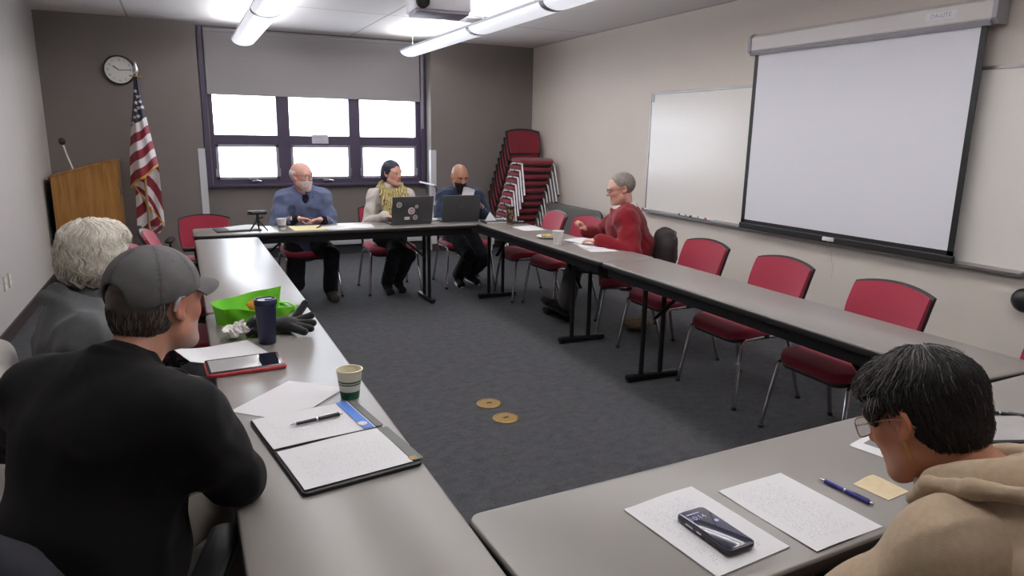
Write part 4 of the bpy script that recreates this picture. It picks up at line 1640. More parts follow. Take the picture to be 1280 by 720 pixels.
MB().lathe([(0.031, 0), (0.032, 0.004), (0.041, 0.15), (0.042, 0.160), (0.039, 0.160), (0.037, 0.15), (0, 0.15)], n=32).build('body', 'tumbler_pattern', root, smooth=True, angle=50)
MB().lathe([(0.0425, 0.152), (0.043, 0.166), (0.039, 0.168), (0.036, 0.162), (0, 0.162)], n=32).build('lid', 'jacket_brown', root, smooth=True, angle=50)
root = thing('tablet', 'dark slim device lying behind the brown patterned tumbler', 'tablet', (2.905, 6.0, TZ), math.radians(-12))
MB().rbox((0, 0, 0.008), (0.15, 0.11, 0.014), 0.012, e=0.004).build('body', 'black', root, smooth=True)
MB().box((0, 0, 0.0155), (0.13, 0.09, 0.001)).build('display', 'glass_screen', root)
sheet('paper_sheet', 2.83, 5.60, 0.215, 0.29, -3, 'doc_b', 'single white sheet lying between tumbler and snack plate', curl=0.004)
root = thing('paper_plate', 'small white plate of snacks on the right table', 'plate', (2.715, 5.01, TZ))
MB().lathe([(0.05, 0.001), (0.075, 0.004), (0.10, 0.016), (0.102, 0.017), (0.10, 0.018), (0.074, 0.007), (0, 0.005)], n=36).build('dish', 'plate', root, smooth=True)
S = SDF()
for i in range(8):
    S.ell((0.04 * math.cos(i * 2.1), 0.035 * math.sin(i * 2.1), 0.016), (0.024, 0.02, 0.012), k=0.006)
V, Q = sdf_mesh(S, 0.004, post=fold_post(0.003, 160, 1))
o = mesh_np('snack', V, Q, 'food')
o.location = (2.715, 5.01, TZ + 0.001)
tag(o, 'small heap of tan snacks on the white plate', 'snacks')
paper_cup('white paper cup beside the snack plate on the right table', 2.622, 4.68, TZ, 'cup_white', 1.1, group='paper cups')
for i, (x, y, a, z, lab) in enumerate(((2.865, 4.62, 4, 0.0, 'lowest white sheets under the papers of the man in red'), (2.83, 4.50, -6, 0.007, 'middle white sheets of the pile by the man in red'), (2.86, 4.66, 9, 0.014, 'top white sheet of the pile by the man in red'))):
    sheet('paper_sheet', x, y, 0.215, 0.29, a, 'doc_b' if i == 2 else 'doc_faint', lab, z=TZ + z, curl=0.008, th=0.006 if i < 2 else 0.002)
sheet('paper_sheet', 2.80, 4.38, 0.215, 0.28, -10, 'doc_faint', 'white sheet sticking out on the near side of the red-sweater man papers', curl=0.006, z=TZ + 0.0005)

# foreground table
sheet('paper_sheet', 0.960, 1.035, 0.208, 0.28, 5, 'doc_c', 'printed sheets under the phone on the foreground table', curl=0.005, th=0.003, z=TZ + 0.002)
sheet('paper_sheet', 1.212, 1.012, 0.212, 0.276, 3, 'doc_c', 'printed sheet beside the phone on the foreground table', curl=0.004, seed=1.0)
root = thing('phone', 'dark smartphone lying on the printed sheets in the foreground', 'phone', (0.962, 1.002, TZ + 0.009), math.radians(3))
MB().rbox((0, 0, 0.006), (0.078, 0.158, 0.011), 0.013, 6, e=0.003).build('case', 'phone_body', root, smooth=True)
MB().rbox((0, 0, 0.0121), (0.071, 0.150, 0.0016), 0.011, 6, e=0.0005).build('display', 'phone_screen', root, smooth=True)
text_mesh('10:14', 0.020, 'phone_text', root, (-0.008, 0.043, 0.0132), (0, 0, 0), 'clock_digits', 0.0001)
MB().box((-0.008, 0.060, 0.0131), (0.036, 0.003, 0.0003)).build('date_line', 'phone_text', root)
MB().lathe([(0.005, 0.0130), (0.005, 0.0133), (0, 0.0133)], (0.022, 0.018, 0), 14).build('round_icon', 'phone_text', root)
b = MB()
b.box((-0.0392, 0.035, 0.006), (0.0015, 0.022, 0.004))
b.box((-0.0392, 0.005, 0.006), (0.0015, 0.014, 0.004))
b.build('side_button', 'silver', root)
pen('blue ballpoint pen on the foreground table', (1.370, 1.090), (1.383, 0.948), TZ, ('pen_blue', 'silver'))
sheet('napkin', 1.478, 1.0, 0.085, 0.09, 6, 'manila', 'folded tan napkin beside the blue pen', 'napkin', curl=0.006, th=0.003)
root = thing('card', 'small white card with a grey square beyond the blue pen', 'card', (1.680, 1.165, TZ), math.radians(14))
MB().rbox((0, 0, 0.001), (0.12, 0.10, 0.0015), 0.012).build('card_stock', 'paper', root)
MB().box((0.012, 0.0, 0.0022), (0.05, 0.06, 0.0008)).build('grey_square', 'ink_grey', root)
root = thing('tablet', 'grey tablet on the foreground table behind the dark-haired head', 'tablet', (2.115, 1.085, TZ), math.radians(-22))
MB().rbox((0, 0, 0.006), (0.26, 0.19, 0.011), 0.012, e=0.003).build('case', 'dark_plastic', root, smooth=True)
MB().box((0, 0, 0.0123), (0.235, 0.165, 0.0012)).build('display', 'screen_bright', root)
pen('black pen beside the grey tablet at the right edge', (2.185, 1.222), (2.285, 1.108), TZ, ('pen_black', 'silver'), 0.0058)

# tan crumpled bag below the right table
S = SDF()
S.ell((0, 0, 0.05), (0.11, 0.085, 0.05), k=0.03)
S.ell((0.08, 0.02, 0.035), (0.07, 0.06, 0.035), k=0.03)
V, Q = sdf_mesh(S, 0.007, post=fold_post(0.012, 45, 3))
V[:, 2] -= V[:, 2].min()
o = mesh_np('paper_bag', V, Q, 'tan_bag')
o.location = (3.32, 4.55, 0)
tag(o, 'crumpled tan bag on the carpet below the right-hand table', 'bag')

# ------------------------------------------------------------------- people
from mathutils.kdtree import KDTree
mat('skin', (200, 150, 128), 0.5, attr=True, bump=0.04, bscale=400)
mat('hair', (60, 56, 56), 0.5, attr=True, spec=0.35)
mat('cloth_col', (120, 120, 120), 0.85, attr=True, noise=0.05, nscale=150, bump=0.15, bscale=700)
mat('eye', (235, 232, 228), 0.15, attr=True)
mat('lens', (200, 205, 210), 0.1)
for nm, c in (('black_sweatshirt', (17, 16, 18)), ('khaki', (94, 88, 78)), ('grey_jacket', (86, 88, 90)), ('dark_trousers', (22, 22, 28)), ('blue_shirt', (96, 106, 136)),
              ('dark_undershirt', (26, 30, 44)), ('cream_sweater', (196, 188, 182)), ('navy_shirt', (42, 52, 74)), ('red_sweater', (120, 20, 31)),
              ('white_collar', (222, 214, 208)), ('grey_trousers', (62, 60, 62)), ('beige_hoodie', (178, 157, 132)), ('beige_dark', (150, 132, 110)), ('cap_grey', (92, 90, 92)),
              ('brown_shoe', (62, 50, 44)), ('black_shoe', (22, 22, 24)), ('navy_jeans', (34, 38, 52))):
    mat(nm, c, 0.88, noise=0.06, nscale=90, bump=0.2, bscale=600, sheen=0.15 if sum(c) > 150 else 0.05, spec=0.2, crease=0.55, csc=8.0)
mat('shoe_white', (200, 198, 196), 0.6)
mat('specs_dark', (36, 28, 26), 0.3)
mat('specs_metal', (170, 150, 130), 0.3, 0.8)
mat('belt', (96, 28, 34), 0.6)

A3 = lambda *p: np.array(p, float)


def rotm(yaw, pitch, roll):
    """head rotation: yaw to the right, pitch down, roll to the right (degrees)"""
    m = Matrix.Rotation(-math.radians(yaw), 3, 'Z') @ Matrix.Rotation(-math.radians(pitch), 3, 'X') @ Matrix.Rotation(math.radians(roll), 3, 'Y')
    return np.array(m)


def ik(a, t, l1, l2, pole):
    a, t, pole = A3(*a), A3(*t), A3(*pole)
    d = t - a
    L = np.linalg.norm(d)
    if L > (l1 + l2) * 0.995:
        t = a + d / L * (l1 + l2) * 0.995
        d = t - a
        L = np.linalg.norm(d)
    n = d / L
    x = (l1 * l1 - l2 * l2 + L * L) / (2 * L)
    h = math.sqrt(max(l1 * l1 - x * x, 1e-6))
    p = pole - n * (pole @ n)
    p = p / max(np.linalg.norm(p), 1e-6)
    return a + n * x + p * h, t


def unit(v):
    v = A3(*v)
    return v / max(np.linalg.norm(v), 1e-9)


def hand_prims(S, w, d, n, side, curl=0.35, spread=0.1, s=1.0):
    d = unit(d)
    n = A3(*n)
    n = unit(n - d * (n @ d))
    t = np.cross(d, n) * (1 if side > 0 else -1)
    R = np.stack([t, d, n], 1)
    S.ell(w + d * 0.050 * s, (0.041 * s, 0.052 * s, 0.0145 * s), R, k=0.012)
    S.cap(w - d * 0.02 * s, w + d * 0.03 * s, 0.026 * s, 0.026 * s, k=0.015)
    S.ell(w + d * 0.035 * s + t * 0.024 * s + n * 0.006 * s, (0.018 * s, 0.032 * s, 0.014 * s), R, k=0.012)
    for i, (o, L) in enumerate(((0.029, 0.068), (0.010, 0.077), (-0.010, 0.071), (-0.028, 0.055))):
        p = w + (d * (0.090 - 0.004 * abs(i - 1)) + t * o) * s
        a0 = 0.12 + curl * 0.5
        sp = spread * (1.5 - i) / 1.5
        for j, fr in enumerate((0.45, 0.30, 0.25)):
            ang = a0 + curl * j * 1.15
            dirv = unit((d * math.cos(ang) + n * math.sin(ang)) + t * sp)
            q = p + dirv * L * fr * s
            S.cap(p, q, (0.0092 - 0.0009 * j) * s, (0.0086 - 0.0011 * j) * s, k=0.004)
            p = q
    p = w + (d * 0.026 + t * 0.034) * s
    for j, (L, td) in enumerate(((0.036, 0.75), (0.032, 0.45), (0.026, 0.25))):
        dirv = unit(d * (1 - td * 0.5) + t * td + n * (0.25 + 0.5 * curl * j))
        q = p + dirv * L * s
        S.cap(p, q, (0.0125 - 0.0014 * j) * s, (0.0112 - 0.0014 * j) * s, k=0.006)
        p = q


def head_prims(S, c, M, s=1.0, jaw=1.0, nose=1.0, ears=True):
    P = lambda x, y, z: c + M @ (A3(x, y, z) * s)

    def E(x, y, z, rx, ry, rz, k=0.02, op='u', R=None):
        S.ell(P(x, y, z), A3(rx, ry, rz) * s, M if R is None else M @ R, k * s, op)

    def C(a, b, ra, rb, k=0.01, op='u'):
        S.cap(P(*a), P(*b), ra * s, rb * s, k * s, op)
    E(0, -0.014, 0.030, 0.075, 0.096, 0.088)
    E(0, 0.020, 0.022, 0.067, 0.072, 0.075, 0.03)
    E(0, 0.030, -0.045, 0.057 * jaw, 0.058, 0.072, 0.03)
    C((-0.047 * jaw, 0.012, -0.062), (-0.018, 0.070, -0.094), 0.022, 0.018, 0.03)
    C((0.047 * jaw, 0.012, -0.062), (0.018, 0.070, -0.094), 0.022, 0.018, 0.03)
    C((-0.010, 0.078, -0.098), (0.010, 0.078, -0.098), 0.018, 0.018, 0.02)
    C((-0.040, 0.070, 0.024), (0.040, 0.070, 0.024), 0.016, 0.016, 0.02)
    for sx in (-1, 1):
        C((sx * 0.040, 0.060, -0.022), (sx * 0.028, 0.074, -0.030), 0.020, 0.016, 0.02)
        C((sx * 0.031, 0.106, 0.004), (sx * 0.034, 0.104, 0.004), 0.016, 0.014, 0.012, 's')
        S.sph(P(sx * 0.031, 0.0765, 0.003), 0.0140 * s, 0.004 * s)
        C((sx * 0.018, 0.090, 0.021), (sx * 0.048, 0.078, 0.022), 0.0065, 0.0055, 0.008)
    C((0, 0.088, 0.012), (0, 0.110 * nose, -0.026), 0.0075, 0.0125, 0.012)
    for sx in (-1, 1):
        C((sx * 0.011, 0.098, -0.031), (sx * 0.012, 0.094, -0.031), 0.0085, 0.0085, 0.006)
        C((sx * 0.006, 0.104, -0.040), (sx * 0.006, 0.100, -0.034), 0.0035, 0.003, 0.003, 's')
    E(0, 0.074, -0.060, 0.030, 0.022, 0.024, 0.02)
    C((-0.020, 0.086, -0.059), (0.020, 0.086, -0.059), 0.0062, 0.0062, 0.006)
    C((-0.016, 0.087, -0.0705), (0.016, 0.087, -0.0705), 0.0068, 0.0068, 0.006)
    C((-0.024, 0.092, -0.0645), (0.024, 0.092, -0.0645), 0.0022, 0.0022, 0.003, 's')
    if ears:
        for sx in (-1, 1):
            R = np.array(Matrix.Rotation(sx * 0.38, 3, 'Z') @ Matrix.Rotation(-0.15, 3, 'X'))
            E(sx * 0.078, -0.008, 0.002, 0.0075, 0.019, 0.031, 0.006, 'u', R)
            E(sx * 0.085, -0.005, 0.004, 0.0055, 0.011, 0.019, 0.004, 's', R)
            C((sx * 0.074, 0.002, -0.022), (sx * 0.075, 0.0, -0.028), 0.009, 0.008, 0.006)


def head_cols(V, c, M, s, skin, lips, extra=None):
    L = (V - c) @ M / s
    cols = np.tile(A3(*lin(skin)[:3]), (len(V), 1))

    def blend(mask, rgb, a):
        t = (np.clip(mask, 0, 1) * a)[:, None]
        cols[:] = cols * (1 - t) + A3(*lin(rgb)[:3]) * t
    x, y, z = L.T
    g = lambda cx, cy, cz, r: np.exp(-(((np.abs(x) - cx) ** 2 + (y - cy) ** 2 + (z - cz) ** 2) / r ** 2))
    red = (min(255, skin[0] + 6), int(skin[1] * 0.80), int(skin[2] * 0.78))
    blend(g(0.045, 0.07, -0.03, 0.028), red, 0.45)
    blend(g(0.0, 0.112, -0.028, 0.02), red, 0.5)
    blend(g(0.082, -0.008, 0.0, 0.03), red, 0.5)
    lipm = (np.abs(x) < 0.023) & (y > 0.078) & (z < -0.053) & (z > -0.0775)
    blend(lipm * 1.0, lips, 0.75)
    dark = tuple(int(v * 0.62) for v in skin)
    blend(g(0.031, 0.088, 0.013, 0.012), dark, 0.35)
    if extra:
        extra(x, y, z, blend)
    return cols


def hshell(prims, c, M, s, step, post=None, pad=0.02):
    """prims given in head space -> mesh"""
    S = SDF()
    for q in prims:
        if q[0] == 'e':
            S.ell(c + M @ (A3(*q[1]) * s), A3(*q[2]) * s, M, q[3] * s, q[4])
        elif q[0] == 'c':
            S.cap(c + M @ (A3(*q[1]) * s), c + M @ (A3(*q[2]) * s), q[3] * s, q[4] * s, q[5] * s, q[6])
        elif q[0] == 'h':
            S.half(c + M @ (A3(*q[1]) * s), M @ A3(*q[2]), 0.006 * s)
    return sdf_mesh(S, step, post=post, pad=pad)


def vnormals(V, Q):
    n = np.zeros_like(V)
    fn = np.cross(V[Q[:, 2]] - V[Q[:, 0]], V[Q[:, 3]] - V[Q[:, 1]])
    for i in range(4):
        np.add.at(n, Q[:, i], fn)
    return n / np.maximum(np.linalg.norm(n, axis=1), 1e-12)[:, None]


def strands(V, Q, c, M, s, N, length, dirf, colf, r=0.0011, off=0.003, seed=1, lift=0.004, mask=None, segs=6):
    """many thin hair strands that hug a shell mesh; returns verts, quads, colours"""
    rng = np.random.default_rng(seed)
    n = vnormals(V, Q)
    kd = KDTree(len(V))
    for i, v in enumerate(V):
        kd.insert(v, i)
    kd.balance()
    L = (V - c) @ M / s
    cand = np.nonzero(mask(L))[0] if mask is not None else np.arange(len(V))
    pick = rng.choice(cand, N)
    VV, QQ, CC = [], [], []
    for pi in pick:
        p = V[pi].copy()
        ln = length(L[pi]) * (0.7 + 0.6 * rng.random())
        o = off * (0.2 + rng.random())
        jit = (rng.random(3) - 0.5) * 0.35
        col = colf(L[pi], rng)
        pts = []
        nn = n[pi]
        for k in range(segs + 1):
            pts.append(p + nn * (o + lift * (k / segs) ** 2 * rng.random()))
            d = M @ unit(dirf((p - c) @ M / s) + jit)
            p2 = p + d * ln / segs
            _, idx, dist = kd.find(p2)
            nn = n[idx]
            dd = (p2 - V[idx]) @ nn
            p = p2 - nn * dd if abs(dd) < 0.03 else p2
        pts = np.array(pts)
        base = len(VV)
        for k in range(segs + 1):
            tdir = unit(pts[min(k + 1, segs)] - pts[max(k - 1, 0)] + 1e-9)
            a = unit(np.cross(tdir, nn))
            bb = np.cross(tdir, a)
            rr_ = r * (1.0 - 0.75 * (k / segs) ** 2)
            for ang in (0, 2.094, 4.189):
                VV.append(pts[k] + (a * math.cos(ang) + bb * math.sin(ang)) * rr_)
                CC.append(col)
        for k in range(segs):
            for j in range(3):
                QQ.append((base + k * 3 + j, base + k * 3 + (j + 1) % 3, base + (k + 1) * 3 + (j + 1) % 3, base + (k + 1) * 3 + j))
    return np.array(VV), np.array(QQ), np.array(CC)


def merge_hair(name, shell, sc, st, parent):
    V, Q = shell
    o = len(V)
    VV = np.concatenate([V, st[0]])
    QQ = np.concatenate([Q, st[1] + o])
    CC = np.concatenate([sc, st[2]])
    return mesh_np(name, VV, QQ, 'hair', parent, CC)


class Person:
    def __init__(s, label, loc, heading, neck, headc, look=(0, 0, 0), g=1.0, sw=0.185, hs=1.0, skin=(205, 160, 140), lips=(176, 108, 100),
                 belly=1.0, arms=None, legs=None, female=False, head_kw=None, extra=None, chest=1.0, seat=0.53):
        s.loc = A3(loc[0], loc[1], 0)
        h = math.radians(heading)
        s.fw, s.rt = A3(math.sin(h), math.cos(h), 0), A3(math.cos(h), -math.sin(h), 0)
        s.h = h
        s.label = label
        s.g, s.belly, s.chestk = g, belly, chest
        s.P = A3(0, 0, seat)
        s.N = s.w2l(neck)
        s.c = s.w2l(headc)
        s.M = rotm(*look)
        s.hs = hs
        s.W = s.P + (s.N - s.P) * 0.36 + A3(0, -0.015, 0)
        s.C = s.P + (s.N - s.P) * 0.70 + A3(0, 0.0, 0)
        up = unit(s.N - s.P)
        side = A3(1, 0, 0)
        s.side = side
        s.R = np.stack([side, unit(np.cross(up, side)), up], 1)
        k = 0.9 if female else 1.0
        s.k = k
        s.arms = {}
        for sd in (-1, 1):
            sh = s.N + side * sd * sw - up * 0.068 + A3(0, -0.005, 0)
            a = arms[0 if sd < 0 else 1]
            if a.get('sh') is not None:
                sh = sh + A3(*a['sh'])
            wr = s.w2l(a['w'])
            if 'el' in a:
                el = s.w2l(a['el'])
            else:
                el, wr = ik(sh, wr, 0.30 * (0.94 if female else 1), 0.265 * (0.94 if female else 1), s.v2l(a['pole']))
            s.arms[sd] = dict(sh=sh, el=el, wr=wr, **{q: a[q] for q in a if q in ('d', 'n', 'curl', 'spread')})
        s.legs = {}
        for sd in (-1, 1):
            l = legs[0 if sd < 0 else 1]
            hip = s.P + A3(sd * 0.09 * g, 0.03, -0.005)
            an = s.w2l(l['a'])
            kn, an = ik(hip, an, 0.43, 0.42, s.v2l(l.get('pole', (s.fw[0], s.fw[1], 1.2))))
            s.legs[sd] = dict(hip=hip, kn=kn, an=an, toe=s.v2l(l['toe']))
        # body mesh
        S = SDF()
        s.torso(S, -0.008)
        for sd in (-1, 1):
            a = s.arms[sd]
            S.cap(a['sh'], a['el'], 0.050 * k, 0.040 * k, 0.03)
            S.cap(a['el'], a['wr'], 0.041 * k, 0.027 * k, 0.012)
            if 'd' in a:
                hand_prims(S, a['wr'], s.v2l(a['d']), s.v2l(a['n']), sd, a.get('curl', 0.35), a.get('spread', 0.08), 0.98 * k if female else 1.0)
            else:
                fd = unit(a['wr'] - a['el'])
                hand_prims(S, a['wr'], fd, A3(0, 0.2, -1), sd, 0.5, 0.06, 0.98 * k if female else 1.0)
            l = s.legs[sd]
            S.cap(l['hip'], l['kn'], 0.080 * k, 0.052 * k, 0.02)
            S.cap(l['kn'], l['an'], 0.050 * k, 0.036 * k, 0.012)
            S.cap(l['an'], l['an'] + unit(l['toe']) * 0.09 + A3(0, 0, -0.04), 0.030, 0.018, 0.01)
        nk = s.c + s.M @ A3(0, -0.022, -0.06)
        S.cap(s.N + A3(0, -0.01, -0.02), nk, 0.060 * k, 0.054 * k, 0.025)
        head_prims(S, s.c, s.M, hs, **(head_kw or {}))
        fine = [(s.c - 0.14, s.c + 0.14, 0.0042)]
        for sd in (-1, 1):
            w_ = s.arms[sd]['wr']
            fine.append((w_ - A3(0.13, 0.13, 0.10), w_ + A3(0.13, 0.13, 0.10), 0.0048))
        V, Q = sdf_mesh(S, 0.0095, fine)
        cols = head_cols(V, s.c, s.M, hs, skin, lips, extra)
        s.body = mesh_np('person', V, Q, 'skin', None, cols)
        s.body.location = s.loc
        s.body.rotation_euler = (0, 0, -h)
        tag(s.body, label, 'person')
        # eyes
        for sx in (-1, 1):
            ec = s.c + s.M @ (A3(sx * 0.031, 0.0795, 0.003) * hs)
            b = MB().sph((0, 0, 0), 0.0128 * hs, 16, 12)
            o = b.build('eye', 'eye', s.body, smooth=True)
            a = o.data.color_attributes.new('Col', 'FLOAT_COLOR', 'POINT')
            for i, v in enumerate(o.data.vertices):
                f = v.co.y / (0.0128 * hs)
                a.data[i].color = (0.01, 0.008, 0.006, 1) if f > 0.93 else ((0.07, 0.05, 0.035, 1) if f > 0.84 else (0.75, 0.72, 0.70, 1))
            o.matrix_local = Matrix.Translation(Vector(ec)) @ Matrix(s.M.tolist()).to_4x4()

    def w2l(s, p):
        d = A3(*p) - s.loc
        return A3(d @ s.rt, d @ s.fw, p[2])

    def v2l(s, v):
        v = A3(*v)
        return A3(v @ s.rt, v @ s.fw, v[2])

    def torso(s, S, off, pelvis=True, hem=0.0):
        g, R, k = s.g, s.R, s.k
        if pelvis:
            S.ell(s.P + A3(0, 0, 0.01 - hem), A3(0.170 * g + off, 0.125 * g + off, 0.115 + off), R, 0.05)
        S.ell(s.W, A3(0.150 * g + off, 0.112 * g * s.belly + off, 0.17), R, 0.06)
        if s.belly > 1.1:
            S.ell(s.W + R @ A3(0, 0.035, -0.04), A3(0.14 * g + off, 0.11 * g * s.belly + off, 0.13), R, 0.06)
        S.ell(s.C, A3(0.163 * g * k * s.chestk + off, 0.112 * g + off, 0.17), R, 0.06)
        up = s.R[:, 2]
        for sd in (-1, 1):
            sh = s.arms[sd]['sh']
            S.cap(s.N + A3(sd * 0.045, -0.015, -0.015), sh, 0.048 * k + off, 0.056 * k + off, 0.05)
            S.cap(s.C + A3(sd * 0.07, 0, 0.06), sh, 0.075 * k + off, 0.055 * k + off, 0.04)

    def top(s, name, m, off=0.014, sleeve=1.0, step=0.008, amp=0.006, sc=16, seed=1, hem=0.03, sl=0.012, extra=None, cols=None, neck_r=0.07, neck=True):
        S = SDF()
        s.torso(S, off, True, hem)
        for sd in (-1, 1):
            a = s.arms[sd]
            k = s.k
            S.cap(a['sh'], a['sh'] * 0.5 + a['el'] * 0.5, 0.050 * k + sl * 0.8, 0.050 * k + sl, 0.04)
            S.cap(a['sh'] * 0.5 + a['el'] * 0.5, a['el'], 0.050 * k + sl, 0.044 * k + sl, 0.03)
            end = a['el'] + (a['wr'] - a['el']) * sleeve
            S.cap(a['el'], end, 0.044 * k + sl, 0.031 * k + sl * 0.7, 0.015)
        if neck:
            d = unit(s.c + s.M @ A3(0, -0.022, -0.06) - s.N)
            S.cap(s.N - d * 0.02, s.N + d * 0.022, neck_r, neck_r * 0.98, 0.03)
        if extra:
            extra(S)
        V, Q = sdf_mesh(S, step, post=fold_post(amp, sc, seed, (1, 1, 0.8)))
        return mesh_np(name, V, Q, m, s.body, cols(V) if cols else None)

    def trousers(s, name, m, off=0.014, step=0.009, amp=0.006, seed=2, cuff=0.03, shin=1.0):
        S = SDF()
        S.ell(s.P + A3(0, 0, 0.0), A3(0.168 * s.g + 0.006, 0.124 * s.g + 0.006, 0.112), s.R, 0.05)
        for sd in (-1, 1):
            l = s.legs[sd]
            S.cap(l['hip'], l['kn'], 0.088 * s.k + off, 0.060 * s.k + off, 0.03)
            e = l['kn'] + (l['an'] - l['kn']) * 0.97
            S.cap(l['kn'], e, 0.058 * s.k + off, 0.048 * s.k + cuff * 0.7, 0.015)
        V, Q = sdf_mesh(S, step, post=fold_post(amp, 18, seed, (1, 1, 0.7)))
        return mesh_np(name, V, Q, m, s.body)

    def shoes(s, m, sole=None, toe_up=0.0):
        for sd in (-1, 1):
            l = s.legs[sd]
            d = unit(l['toe'])
            upv = unit(A3(0, 0, 1) - d * d[2])
            a = l['an']
            heel = a - d * 0.045 - upv * 0.055
            ball = a + d * 0.135 - upv * 0.062
            S = SDF()
            S.cap(heel, a + d * 0.04 - upv * 0.035, 0.037, 0.040, 0.03)
            S.cap(a + d * 0.02 - upv * 0.03, ball, 0.040, 0.034, 0.03)
            S.cap(a - upv * 0.0, a - upv * 0.03, 0.042, 0.045, 0.02)
            lat = np.cross(d, upv)
            S.cap(ball - lat * 0.014, ball + lat * 0.014 + d * 0.03, 0.032, 0.027, 0.02)
            S.half(a - upv * 0.088, -upv)
            V, Q = sdf_mesh(S, 0.006)
            o = mesh_np('shoe', V, Q, m, s.body)
            if sole:
                S = SDF()
                R = np.stack([lat, d, upv], 1)
                S.ell(a + d * 0.05 - upv * 0.083, (0.047, 0.140, 0.020), R, 0.01)
                S.half(a - upv * 0.092, -upv)
                S.half(a - upv * 0.072, upv)
                V, Q = sdf_mesh(S, 0.005)
                mesh_np('sole', V, Q, sole, o)

    def headobj(s, name, b, m, smooth=True):
        o = b.build(name, m, s.body, smooth=smooth)
        o.matrix_local = Matrix.Translation(Vector(s.c)) @ Matrix((s.M * s.hs).tolist()).to_4x4()
        return o

    def glasses(s, m, wdt=0.050, h=0.034, r=0.0018, y=0.106, lens=True, tilt=0.0):
        b = MB()
        for sx in (-1, 1):
            cx = sx * 0.034
            pts = []
            for i in range(25):
                a = 2 * PI * i / 24
                ca, sa = math.cos(a), math.sin(a)
                pts.append((cx + wdt / 2 * math.copysign(abs(ca) ** 0.6, ca), y - 0.006 * (abs(cx + wdt / 2 * ca) / 0.06) ** 2, 0.0 + h / 2 * math.copysign(abs(sa) ** 0.6, sa)))
            b.tube(pts, r, 6, caps=False)
            b.tube([(sx * 0.058, y - 0.008, 0.008), (sx * 0.076, y - 0.02, 0.008), (sx * 0.0815, 0.02, 0.010), (sx * 0.083, -0.012, 0.006), (sx * 0.082, -0.03, -0.012)], r, 6)
        b.tube([(-0.010, y, 0.004), (0, y + 0.003, 0.007), (0.010, y, 0.004)], r, 6)
        gl = s.headobj('glasses', b, m)
        if lens:
            for sx in (-1, 1):
                lb = MB()
                cx = sx * 0.034
                poly = [(cx + wdt / 2 * 0.97 * math.copysign(abs(math.cos(2 * PI * i / 24)) ** 0.6, math.cos(2 * PI * i / 24)), h / 2 * 0.97 * math.copysign(abs(math.sin(2 * PI * i / 24)) ** 0.6, math.sin(2 * PI * i / 24))) for i in range(24)]
                lb.prism(poly, y - 0.0055, y - 0.0045, 'y')
                lo = lb.build('lens', 'lens_glass', gl)

    def hair(s, name, prims, col, step=0.005, amp=0.004, sc=60, seed=1, jitter=0.15):
        V, Q = hshell(prims, s.c, s.M, s.hs, step, fold_post(amp, sc, seed))
        L = (V - s.c) @ s.M / s.hs
        n = 0.5 + 0.5 * wob((L[:, 0], L[:, 1], L[:, 2]), 140, seed)
        cols = A3(*lin(col)[:3])[None, :] * (1 - jitter + 2 * jitter * n[:, None])
        return V, Q, cols

    def add_hair(s, name, *a, **k):
        V, Q, c = s.hair(name, *a, **k)
        return mesh_np(name, V, Q, 'hair', s.body, c)


FULL = [('e', (0, -0.016, 0.034), (0.083, 0.104, 0.094), 0.01, 'u')]

def ring_pts(N, d, rad, h, a0, a1, n, front_drop=0.0, fwd=A3(0, 1, 0), elong=1.0):
    """points around the neck axis, angle measured from the back (0) to front (180)"""
    d = unit(d)
    f = unit(fwd - d * (fwd @ d))
    r_ = np.cross(f, d)
    out = []
    for i in range(n + 1):
        a = math.radians(a0 + (a1 - a0) * i / n)
        fr = (1 - math.cos(a)) / 2
        out.append(N + d * (h - front_drop * fr) + (-f * math.cos(a) * elong + r_ * math.sin(a)) * rad)
    return out


def chain(S, pts, r, k=0.008):
    for p, q in zip(pts, pts[1:]):
        S.cap(p, q, r, r, k)


def neckdir(p):
    return unit(p.c + p.M @ A3(0, -0.022, -0.06) - p.N)


# ---- 1 man in the grey cap, foreground left
p1 = Person('man in a grey baseball cap and black sweatshirt at the left table', (-0.265, 1.515), 45, (-0.155, 1.655, 1.035), (-0.072, 1.745, 1.172), (3, 4, 0), g=1.12, sw=0.195,
            skin=(196, 140, 116), lips=(170, 100, 90), belly=1.15,
            arms=[dict(w=(-0.16, 1.98, 0.80), pole=(-1, 0.3, -0.2)), dict(w=(-0.05, 1.775, 0.80), el=(0.058, 1.555, 0.80), pole=(1, -0.55, -0.6))],
            legs=[dict(a=(-0.02, 1.91, 0.09), toe=(0.7, 0.7, 0)), dict(a=(0.14, 1.74, 0.09), toe=(0.8, 0.55, 0))],
            extra=lambda x, y, z, bl: (bl(((z < -0.045) & (y > 0.02)) * np.clip((y - 0.02) * 30, 0, 1), (196, 186, 178), 0.5), bl(((z < 0.02) & (z > -0.12) & (y < 0.03) & (y > -0.12) & (np.abs(x) < 0.077)) * np.clip((0.02 - y) * 12, 0, 1), (150, 110, 92), 0.3), bl(((z > -0.045) & (y < -0.03) & (np.abs(x) < 0.082)) * 1.0, (66, 56, 50), 0.9)))
p1.top('sweatshirt', 'black_sweatshirt', 0.026, 1.0, 0.0075, 0.008, 14, 3, 0.05, 0.020, extra=lambda S: chain(S, ring_pts(p1.N, neckdir(p1), 0.068, 0.022, 0, 360, 20, 0.01), 0.011))
p1.trousers('trousers', 'khaki')
p1.shoes('black_shoe')
S = SDF()
ang = np.linspace(0, 2 * PI, 33)
bp_ = [p1.P + p1.R @ A3(0.196 * math.sin(a), 0.150 * math.cos(a), 0.055) for a in ang]
chain(S, bp_, 0.012)
V, Q = sdf_mesh(S, 0.006)
mesh_np('belt', V, Q, 'belt', p1.body)
